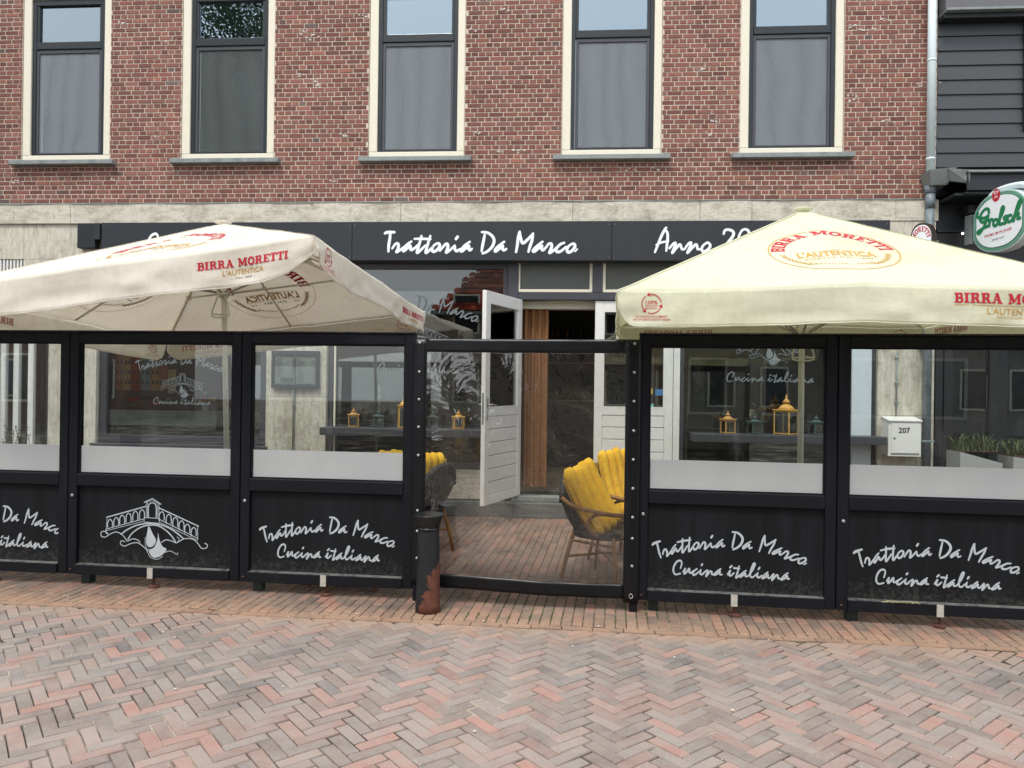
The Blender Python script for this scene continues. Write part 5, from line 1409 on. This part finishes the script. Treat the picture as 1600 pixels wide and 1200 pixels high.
# ================================================================ MENU CASE, MAILBOX
x0, x1 = FX(424, -.05), FX(498, -.05); z0, z1 = W(460, 607, -.05)[1], W(460, 548, -.05)[1]
t = thing('menu_case', 'grey wall case holding a two page menu on the stone pier', 'menu', (x0, -.012, z0)); w_, h_ = x1-x0, z1-z0
m_ = MB(); f = .045
m_.box(0, w_, -.05, 0, 0, f, .003); m_.box(0, w_, -.05, 0, h_-f*1.3, h_, .003); m_.box(0, f*.6, -.05, 0, f, h_-f*1.3, .003); m_.box(w_-f*.9, w_, -.05, 0, f, h_-f*1.3, .003); m_.build('frame', M['anth'], t)
MB().box(f*.6, w_-f*.9, -.012, -.002, f, h_-f*1.3).build('back_board', M['anth'], t)
for k in range(2):
    a = f*.6+.012+k*(w_-f*1.5)/2; b = a+(w_-f*1.5)/2-.02
    pg = MB().box(a, b, -.016, -.0125, f+.015, h_-f*1.3-.02).build('menu_page', M['page'], t)
    m_ = MB(); z = h_-f*1.3-.045
    while z > f+.03:
        if not (k == 0 and z < f+.10): 
            m_.box(a+.012, a+.012+random.uniform(.04, .12), -.0172, -.0165, z, z+.0035)
            if random.random() < .7: m_.box(b-.03, b-.015, -.0172, -.0165, z, z+.0035)
        z -= .0105
    m_.build('menu_lines', M['darkp'], pg, kind='stuff')
    if k == 0: MB().box(a+.07, b-.02, -.0172, -.0165, f+.03, f+.09).build('picture', plain('blue_picture', S(96, 140, 160), .7), pg)
MB().box(f*.8, w_-f*1.1, -.03, -.02, h_-f*1.3-.02, h_-f*1.3-.008).build('lamp_strip', M['gold'], t)
MB().box(f*.6, w_-f*.9, -.040, -.036, f, h_-f*1.3).build('pane', M['glass'], t)

x0, x1 = FX(1389, -.2), FX(1440, -.2); z0, z1 = W(1415, 713, -.2)[1], W(1415, 654, -.2)[1]
t = thing('mailbox', 'white wall mailbox numbered 207 beside the downpipe', 'mailbox', (x0, -.022, z0)); w_, h_ = x1-x0, z1-z0
m_ = MB(); vs = [(0, -.18, 0), (w_, -.18, 0), (w_, 0, 0), (0, 0, 0), (0, -.18, h_*.93), (w_, -.18, h_*.93), (w_, 0, h_), (0, 0, h_)]
m_.add(vs, [(0, 1, 5, 4), (1, 2, 6, 5), (2, 3, 7, 6), (3, 0, 4, 7), (4, 5, 6, 7), (3, 2, 1, 0)]); m_.build('body', M['white'], t)
m_ = MB(); vs = [(-.008, -.20, h_*.925), (w_+.008, -.20, h_*.925), (w_+.008, 0, h_*1.01), (-.008, 0, h_*1.01)]; vs += [(a, b, c+.012) for a, b, c in vs]
m_.add(vs, [(0, 1, 5, 4), (1, 2, 6, 5), (2, 3, 7, 6), (3, 0, 4, 7), (4, 5, 6, 7), (3, 2, 1, 0)]); m_.build('lid', M['white'], t)
dd_ = MB().box(.03, w_-.02, -.188, -.1805, .035, h_*.88, .003).build('door', M['white'], t)
MB().box(.028, w_-.018, -.186, -.1803, .022, .031).build('door_hinge', M['zinc'], t)
m_ = MB(); m_.lathe([(.012, 0), (.012, .006), (.004, .008)], 12); m_.build('lock', M['zinc'], dd_, loc=(.065, -.1885, h_*.48), rot=(PI/2, 0, 0))
k_ = place(font_ink('207', .03), w_*.30, h_*.62, h=.062, sx=.95); k_.build('number', M['darkp'], lambda a, b, l: (a, -.1895-l, b), t)

# stickers on the right leaf
for (pa_, pb_, c, d, col) in ((1008, 1021, 607, 616, S(196, 160, 70)), (1025, 1043, 608, 618, S(70, 120, 170)), (1005, 1023, 631, 648, S(110, 180, 172)), (999, 1004, 618, 648, S(40, 150, 190))):
    m_ = MB(); m_.box(FX(pa_), FX(pb_), -.0065, -.0045, W(pa_, d)[1], W(pa_, c)[1])
    o = m_.build('sticker', plain('sticker_print', col, .5, tone=.08), None); o.parent = dB
    o.location = (-dB.location.x, 0, -dB.location.z)

# ================================================================ CURTAINS, BAR, LAMPS inside
def curtain(label, x0, x1, y, z0, z1, folds):
    m_ = MB(); n_ = folds*10; vs = []
    for s_ in (0, 1):
        for i in range(n_+1):
            t_ = i/n_; x = x0+(x1-x0)*t_; yy = y+.034*math.sin(t_*folds*2*PI)+.01*math.sin(t_*folds*5.1)+s_*.003
            for k in range(9):
                h = k/8; vs.append((x+.01*math.sin(h*3+i)*(1-h)*.3, yy*1.0+(.01*math.sin(t_*folds*4*PI+h)*(1-h)), z0+(z1-z0)*h))
    fs = []; o_ = (n_+1)*9
    for i in range(n_):
        for k in range(8): a = i*9+k; fs += [(a, a+9, a+10, a+1), (a+o_, a+1+o_, a+10+o_, a+9+o_)]
    m_.add(vs, fs, True); return tag(m_.build('curtain', M['curtain'], None), label, 'curtain')
curtain('brown curtain hanging inside the open doorway', FX(812, .25), FX(856, .25), .26, .33, 2.57, 4)
curtain('brown curtain behind the glass of the closed door leaf', FX(1000, .25), FX(1047, .25), .24, 1.10, 2.6, 6)
MB().box(FX(808), 1.37, .2, .36, 2.56, 2.652).build('door_header', M['cream'], B)
t = thing('bar_counter', 'dark bar with bottle shelf at the back of the doorway', 'bar', (-.6, 3.2, .262))
MB().box(0, 1.7, 0, .5, 0, 1.1, .01).build('counter', M['navy'], t)
for z in (1.75, 2.1): MB().box(-.1, 1.9, 1.1, 1.35, z, z+.03).build('shelf', M['dframe'], t)
bm1 = MB(); bm1.lathe([(.035, 0), (.036, .17), (.014, .22), (.013, .28)], 10); bme = [bm1.me('bottle', plain('bottle_glass', c, .15)) for c in (S(60, 70, 46), S(96, 66, 36), S(50, 56, 60))]
for z in (1.78, 2.13):
    for i in range(13):
        o = bpy.data.objects.new('bottle', random.choice(bme)); C.objects.link(o); o.location = (-.6+.05+i*.135+random.uniform(-.02, .02), 4.42, .262+z+.001); o.scale = (1, 1, random.uniform(.85, 1.15))
        tag(o, 'dark bottle on the bar shelves at the back of the room', 'bottle', 'bottles on the bar shelves')
M['lampw'] = emit('warm_lamp', (1, .78, .5, 1), 14)
def downlight(label, x, y, z, r=.045):
    T_ = thing('downlight', label, 'lamp', (x, y, z)); m_ = MB(); m_.lathe([(r, 0), (r*.8, -.006), (r*.1, -.007)][::-1], 16); m_.build('diffuser', M['lampw'], T_)
    m_ = MB(); m_.lathe([(r*1.35, .0005), (r*1.35, .004)], 16); m_.build('rim', M['whitel'], T_)
    l = bpy.data.lights.new('downlight_lamp', 'SPOT'); l.energy = 60; l.spot_size = 2.2; l.color = (1, .8, .55); l.shadow_soft_size = .05
    o = bpy.data.objects.new('downlight_lamp', l); C.objects.link(o); o.parent = T_; o.location = (0, 0, -.03)
downlight('small round ceiling downlight just inside the doorway', .0, .75, 3.04)
downlight('small round ceiling downlight in front of the bar', .35, 2.5, 3.04)

# ================================================================ NEIGHBOUR
NB = thing('neighbouring_building', 'dark neighbouring building with anthracite weatherboards and a blue black canopy', 'building', (4.32, 0, 0))
nx = 4.32
def nb(nm, a, b, c, d, e, f, mat, bv=.003, par=None): return MB().box(a-nx, b-nx, c, d, e, f, bv).build(nm, M[mat], par or NB)
nb('wall', nx+.003, 12, .06, .3, 3.90, 7.4, 'navy', 0)
nb('side_wall', nx+.003, 12, .35, .5, 0, 3.945, 'dark', 0)
z = 4.235; hb = .172; xr = FX(1594)
k = 0
while z < 5.90:
    m_ = MB(); x1_ = (xr if z > 4.62 else 12)
    vs = [(.004, .012, z), (x1_-nx, .012, z), (x1_-nx, .028, z+hb-.006), (.004, .028, z+hb-.006), (.004, .058, z), (x1_-nx, .058, z), (x1_-nx, .058, z+hb-.006), (.004, .058, z+hb-.006)]
    m_.add(vs, [(0, 1, 2, 3), (5, 4, 7, 6), (3, 2, 6, 7), (1, 0, 4, 5), (0, 3, 7, 4), (2, 1, 5, 6)]); m_.build('weatherboard', M['siding'], NB); z += hb
nb('window_frame', xr+.003, xr+.09, -.03, .05, 4.66, 5.93, 'anth'); nb('window_frame', xr+.093, 7.2, -.02, .05, 4.66, 4.74, 'anth')
nb('pane', xr+.093, 7.2, .01, .02, 4.743, 5.93, 'shop', 0)
nb('soffit', nx+.004, 12, -.12, .055, 5.93, 5.985, 'navy'); nb('fascia_board', nx+.004, 12, -.16, .0, 6.02, 6.60, 'fasc'); nb('drip_edge', nx+.004, 12, -.19, -.0, 5.988, 6.017, 'zinc')
# lead flashing and canopy over the shop front
nb('canopy_edge', nx+.10, 12, -.50, -.465, 4.03, 4.055, 'zinc'); nb('canopy_deck', nx+.10, 12, -.462, .055, 4.015, 4.05, 'navy'); nb('canopy_front', nx+.11, 12, -.46, -.43, 3.84, 4.012, 'navy'); nb('canopy_front', nx+.11, 12, -.428, -.38, 3.80, 3.838, 'navy', .01)
nb('canopy_soffit', nx+.02, 12, -.378, .2, 3.80, 3.83, 'navy')
m_ = MB(); vs = [(-.02, -.3, 4.13), (.13, -.49, 4.06), (.13, -.46, 3.92), (.02, -.27, 4.0)]; vs += [(a+.0, b+.03, c) for a, b, c in vs]
m_.add(vs, [(0, 1, 2, 3), (7, 6, 5, 4), (0, 4, 5, 1), (1, 5, 6, 2), (2, 6, 7, 3), (3, 7, 4, 0)]); m_.build('lead_apron', M['zinc'], NB)
nb('fascia_panel', nx+.004, 12, .0, .05, 2.9, 3.46, 'dark2'); nb('fascia_panel', nx+.004, 12, -.02, .05, 3.463, 3.50, 'navy'); nb('fascia_panel', nx+.004, 12, .02, .05, 3.503, 3.799, 'navy')
nb('lamp_bracket', 4.62, 4.69, -.12, .018, 3.66, 3.76, 'anth'); nb('lamp_bracket', 4.69, 4.80, -.2, .018, 3.56, 3.67, 'anth')
for a, b in ((1464, 1476), (1478, 1491), (1549, 1577), (1640, 1665), (1720, 1745)): nb('frame_post', FX(a), FX(b), .04, .16, 0, 2.897, 'dark2')
for a, b in ((1491, 1549), (1577, 1640), (1665, 1720)): nb('pane', FX(a)+.003, FX(b)-.003, .08, .088, .12, 2.85, 'shop', 0); nb('bottom_rail', FX(a)+.003, FX(b)-.003, .05, .15, 0, .118, 'dark2'); nb('top_rail', FX(a)+.003, FX(b)-.003, .05, .15, 2.853, 2.897, 'dark2')
# small square box lamp light on the black front
M['lampp'] = emit('pale_lamp', (1, 1, .95, 1), 3)
t = thing('wall_lamp', 'tiny lit wall light on the black front beside the beer sign', 'lamp', (FX(1501), -.005, W(1501, 365)[1])); m_ = MB(); m_.lathe([(.014, 0), (.012, .006)], 10); m_.build('lens', M['lampp'], t, rot=(PI/2, 0, 0))
MB().box(-.02, .02, .0005, .004, -.02, .02).build('back_plate', M['anth'], t)

# ================================================================ GROLSCH LIGHT BOX
yg = -.62
GY = yg; GX = FX(1566, yg)
xg0, xg1 = FX(1527, yg), FX(1618, yg); zc = W(1570, 346, yg)[1]
t = thing('beer_light_box', 'oval green edged beer light box reading Grolsch on the dark front', 'sign', (GX, GY, zc), math.radians(-76))
hw, hh = .365, .315
def oval(s=1, n_=48, notch=True):
    P = []
    for k in range(n_):
        a = 2*PI*k/n_; x = hw*math.copysign(abs(math.cos(a))**.85, math.cos(a)); z = hh*math.copysign(abs(math.sin(a))**.95, math.sin(a))
        if notch and abs(x) > hw*.90: x = math.copysign(hw*.93, x)
        P.append((x*s, z*s))
    return P
def extr(nm, P, y0, y1, mat):
    m_ = MB(); n_ = len(P); vs = [(a, y0, b) for a, b in P]+[(a, y1, b) for a, b in P]
    m_.add(vs, [tuple(range(n_)), tuple(range(2*n_-1, n_-1, -1))]+[(i, i+n_, (i+1) % n_+n_, (i+1) % n_) for i in range(n_)]); return m_.build(nm, M[mat], t)
extr('casing', oval(1.04), -.06, .06, 'pipe'); extr('green_rim', oval(1.0), -.068, -.0605, 'greenrim'); extr('face', oval(.88), -.0745, -.0685, 'whitel'); extr('rim_line', oval(.90), -.0684, -.0682, 'darkgreen')
k_ = Ink()
for st in GRO: k_.stroke([((a-260)/520*.58, b*.00078-.015) for a, b in st], .036)
k_.build('lettering', M['green'], lambda a, b, l: (a, -.076-l, b), t)
for tt, z_, w_, mk in (('PREMIUM PILSNER', -.14, .36, 'red'), ('SINCE 1615', -.20, .16, 'darkp')):
    k_ = place(font_ink(tt, .01), 0, z_, w=w_, h=.032 if mk == 'red' else .022, centre=True); k_.build('lettering', M[mk], lambda a, b, l: (a, -.076-l, b+a*.06), t)
k_ = Ink(); k_.poly([(.055*math.cos(a*PI/10), .29+.07*math.sin(a*PI/10)) for a in range(20)]); k_.build('red_seal', M['red'], lambda a, b, l: (a-.03, -.0775-l, b), t)
k_ = Ink(); k_.stroke([(-.01, .30), (-.03, .33), (.0, .325), (.03, .33), (.01, .30)], .008); k_.stroke([(-.02, .26), (0, .28), (.02, .26)], .008); k_.build('seal_mark', M['whitel'], lambda a, b, l: (a-.03, -.0785-l, b), t)
m_ = MB(); m_.box(-hw-.16, -hw-.05, -.03, .03, -.17, .17, .004); m_.box(-hw-.05, -hw+.05, -.02, .02, -.15, .15, .003); m_.build('bracket', M['zinc'], t)
m_ = MB(); m_.tube(catmull([(-hw*.5, 0, hh*1.0), (-hw*.2, 0, hh*1.13), (hw*.35, 0, hh*1.13), (hw*.75, 0, hh*1.02), (hw*1.05, 0, hh*.7), (hw*1.05, 0, hh*.5)], 4), .035, 10); m_.build('scroll_trim', M['pipe'], t)
# small oval sign on the pier
t = thing('oval_sign', 'small oval red and white beer sign with brown rim, half hidden behind the right parasol', 'sign', (FX(1440, -.45), -.45, W(1440, 374, -.45)[1]), math.radians(-52))
hw, hh = .125, .18
extr('casing', oval(1.0, notch=False), -.04, .04, 'brownrim'); extr('face', oval(.86, notch=False), -.046, -.0405, 'whitel')
k_ = arc_ink(slab('MORETTI'), 0, 0, .062, .042, total=170); k_.build('lettering', M['red'], lambda a, b, l: (a, -.0475-l, b*1.35), t)
m_ = MB(); m_.box(-.02, .02, .0405, .30, -.02, .02); m_.build('bracket', M['zinc'], t)

# ================================================================ PLANTERS
def planter(label, plabel, x0, x1, y0, y1, h, grass=True, slope=0):
    T_ = thing('planter', label, 'planter', (x0, y0, .008)); w_, d_ = x1-x0, y1-y0
    m_ = MB(); vs = [(0, 0, 0), (w_, 0, 0), (w_, d_, 0), (0, d_, 0), (0, 0, h+slope), (w_, 0, h), (w_, d_, h), (0, d_, h+slope)]
    m_.add(vs, [(0, 1, 5, 4), (1, 2, 6, 5), (2, 3, 7, 6), (3, 0, 4, 7), (4, 5, 6, 7), (3, 2, 1, 0)]); m_.build('box', M['planterm'], T_)
    m_ = MB(); m_.box(.02, w_-.02, .02, d_-.02, h+max(slope, 0)+.001, h+max(slope, 0)+.004)
    m_.build('soil', M['rust'], T_)
    P = thing('planter_plant', plabel, 'plant', (x0+w_/2, y0+d_/2, h+max(0, slope)+.01)); m_ = MB(); st_ = MB()
    for i in range(170 if grass else 60):
        bx_, by_ = random.uniform(-w_*.45, w_*.45), random.uniform(-d_*.35, d_*.35)
        if grass:
            L = random.uniform(.12, .26); a = random.uniform(0, 2*PI); dirv = Vector((math.cos(a)*.55, math.sin(a)*.4, 1)).normalized()
            s1 = Vector((-math.sin(a), math.cos(a), 0))*.006; p = Vector((bx_, by_, 0)); m1 = p+dirv*L*.6; tip = p+dirv*L+Vector((math.cos(a)*.05, 0, -.03))
            m_.add([p-s1, p+s1, m1+s1, m1-s1, tip], [(0, 1, 2, 3), (3, 2, 4)])
        else:
            top_ = Vector((bx_+random.gauss(0, .05), by_, random.uniform(.12, .30))); st_.tube([(bx_, by_, 0), tuple(top_)], .003, 4)
            for k in range(16):
                t_ = random.uniform(.2, 1); p = Vector((bx_, by_, 0)).lerp(top_, t_); a = random.uniform(0, 2*PI); d1 = Vector((math.cos(a), math.sin(a), random.uniform(0, .8)))*random.uniform(.02, .045); s1 = d1.cross(Vector((0, 0, 1))).normalized()*.009
                m_.add([p, p+d1*.5+s1, p+d1, p+d1*.5-s1], [(0, 1, 2, 3)])
    m_.build('leaves', M['leafg'] if grass else M['leafd'], P, kind='stuff')
    if st_.v: st_.build('stems', M['rust'], P, kind='stuff')
M['planterm'] = plain('pale_grey_planter', S(150, 152, 150), .6, tone=.03)
M['leafg'] = plain('grassy_leaf', S(84, 94, 60), .7, wear=S(54, 66, 38), wscale=30)
planter('pale grey planter left of the black door post by the neighbour', 'grassy plant in the planter left of the black door post', FX(1487, -.3), FX(1552, -.3), -.5, -.2, .80, True, .12)
planter('pale grey planter at the right edge before the neighbour', 'grassy plant at the right edge, in the planter before the neighbour', FX(1572, -.4), FX(1660, -.4), -.55, -.25, .80, True, .08)
planter('pale grey planter before the white uprights at the left edge', 'small leaved shrub in the planter at the left edge', FX(-60, -.7), FX(63, -.7), -.95, -.6, .76, False, 0)

# ================================================================ ACROSS THE STREET (seen in the panes)
tile_m = brickmat('roof_tile', [(0, S(96, 44, 34)), (.5, S(150, 62, 42)), (1, S(176, 84, 56))], fine=20, bumps=0)
def house(label, x0, x1, y0, depth, he, hr, wallc, gable=False, hip=0):
    T_ = thing('house', label, 'house', ((x0+x1)/2, y0, 0)); w_ = (x1-x0)/2
    mw = plain('house_wall', wallc, .9, wear=S(110, 90, 80), wscale=3)
    MB().box(-w_, w_, -depth, 0, 0, he).build('wall', mw, T_)
    m_ = MB(); e = .35
    if gable:
        vs = [(-w_, -depth, he), (w_, -depth, he), (w_, 0, he), (-w_, 0, he), (0, -depth, hr), (0, 0, hr)]
        m_.add(vs, [(2, 3, 5), (0, 1, 4)]); m_.build('gable', mw, T_)
        for sx in (-1, 1):
            m_ = MB(); m_.cur = rnd3(); vs = [(0, e, hr+.1), (sx*(w_+e), e, he-.25), (sx*(w_+e), -depth, he-.25), (0, -depth, hr+.1), (0, e, hr-.05), (sx*(w_+e), e, he-.4), (sx*(w_+e), -depth, he-.4), (0, -depth, hr-.05)]
            m_.add(vs, [(0, 1, 2, 3), (7, 6, 5, 4), (0, 4, 5, 1), (1, 5, 6, 2), (2, 6, 7, 3)]); m_.build('roof', tile_m, T_)
    else:
        m_ = MB(); rows_ = int(math.hypot(hr-he, depth/2)/.32); cols_ = int((2*w_+2*e)/.24)
        for r in range(rows_):
            t0, t1 = r/rows_, (r+1.12)/rows_
            for c_ in range(cols_):
                xa_ = -w_-e+c_*.24; xb_ = xa_+.235
                lim = w_+e-hip*t0
                if abs((xa_+xb_)/2) > lim: continue
                y_ = lambda t_: e-(depth/2+e)*t_; z_ = lambda t_: he-.1+(hr-he+.1)*t_
                m_.cur = rnd3(); vs = []
                for t_ in (t0, t1):
                    for q_ in range(5):
                        f_ = q_/4; vs.append((xa_+(xb_-xa_)*f_, y_(t_), z_(t_)+.045*math.sin(f_*PI*1.0)+(.05 if t_ == t0 else 0)))
                m_.add(vs, [(q_, q_+1, q_+6, q_+5) for q_ in range(4)])
        m_.build('roof_tiles', tile_m, T_, kind='stuff')
        m_ = MB(); vs = [(-w_-e, e, he-.16), (w_+e, e, he-.16), (w_-hip+e, -depth/2, hr-.06), (-w_+hip-e, -depth/2, hr-.06), (-w_-e, -depth-e, he-.16), (w_+e, -depth-e, he-.16)]
        m_.add(vs, [(0, 1, 2, 3), (5, 4, 3, 2), (4, 0, 3), (1, 5, 2)]); m_.build('roof', M['rust'], T_)
        MB().box(-w_-e, w_+e, e+.02, e+.14, he-.2, he-.08).build('gutter', M['zinc'], T_)
    nwin = max(2, int(2*w_/1.7))
    for i in range(nwin):
        for fl in range(1 if he < 4.2 else 2):
            xx = -w_+(i+.5)*2*w_/nwin; zz = .9+fl*2.6
            m_ = MB(); m_.box(xx-.5, xx+.5, .0, .05, zz, zz+.07); m_.box(xx-.5, xx+.5, .0, .05, zz+1.43, zz+1.5); m_.box(xx-.5, xx-.43, .0, .05, zz+.07, zz+1.43); m_.box(xx+.43, xx+.5, .0, .05, zz+.07, zz+1.43)
            f = m_.build('window', M['cream'], T_); MB().box(xx-.43, xx+.43, .005, .02, zz+.07, zz+1.43).build('pane', M['darkglass'], f)
M['darkglass'] = plain('dark_window_glass', S(40, 46, 50), .1)
house('low house across the street with red pantiled hipped roof', -4.7, 8.5, -18.2, 8, 4.4, 8.4, S(150, 140, 128), hip=3.6)
house('gabled brown house across the street to the left', -29, -17.2, -18.5, 8, 9.3, 13.4, S(110, 88, 78), gable=True)
house('grey rendered house across the street far right', 10.4, 19, -18.6, 8, 3.6, 6.2, S(140, 140, 138), hip=1.5)
# street tree reflected in the second window
tr = thing('tree', 'leafy street tree on the far side of the street', 'tree', (-11.3, -14.4, 0))
m_ = MB(); m_.tube(catmull([(0, 0, 0), (.05, .02, 2), (-.05, 0, 4), (.1, 0, 6.5), (0, 0, 9)], 4), [.24-.011*i for i in range(17)], 10)
for i in range(16):
    z = 3.2+i*.45; a = i*2.4; r = 2.1-.09*i; m_.tube(catmull([(0, 0, z), (math.cos(a)*r*.5, math.sin(a)*r*.5, z+.5), (math.cos(a)*r, math.sin(a)*r, z+1.1)], 3), [.07-.008*k for k in range(7)], 6)
m_.build('trunk', M['rust'], tr)
m_ = MB(); random.seed(11)
cl = [(max(-1.7, min(1.9, random.gauss(0, 1.0))), random.gauss(0, .9), random.uniform(4.4, 16)) for i in range(190)]
for cx_, cy_, cz in cl:
    for k in range(170):
        p = Vector((cx_+random.gauss(0, .34), cy_+random.gauss(0, .34), cz+random.gauss(0, .36))); a = random.uniform(0, 6.28); b_ = random.uniform(-1, 1)
        d1 = Vector((math.cos(a), math.sin(a), b_)).normalized()*random.uniform(.06, .12); s1 = d1.orthogonal().normalized()*.04
        m_.add([p, p+d1*.5+s1, p+d1, p+d1*.5-s1], [(0, 1, 2, 3)])
m_.build('crown', plain('tree_leaf', S(66, 84, 44), .6, wear=S(110, 124, 70), wscale=30), tr, kind='stuff')
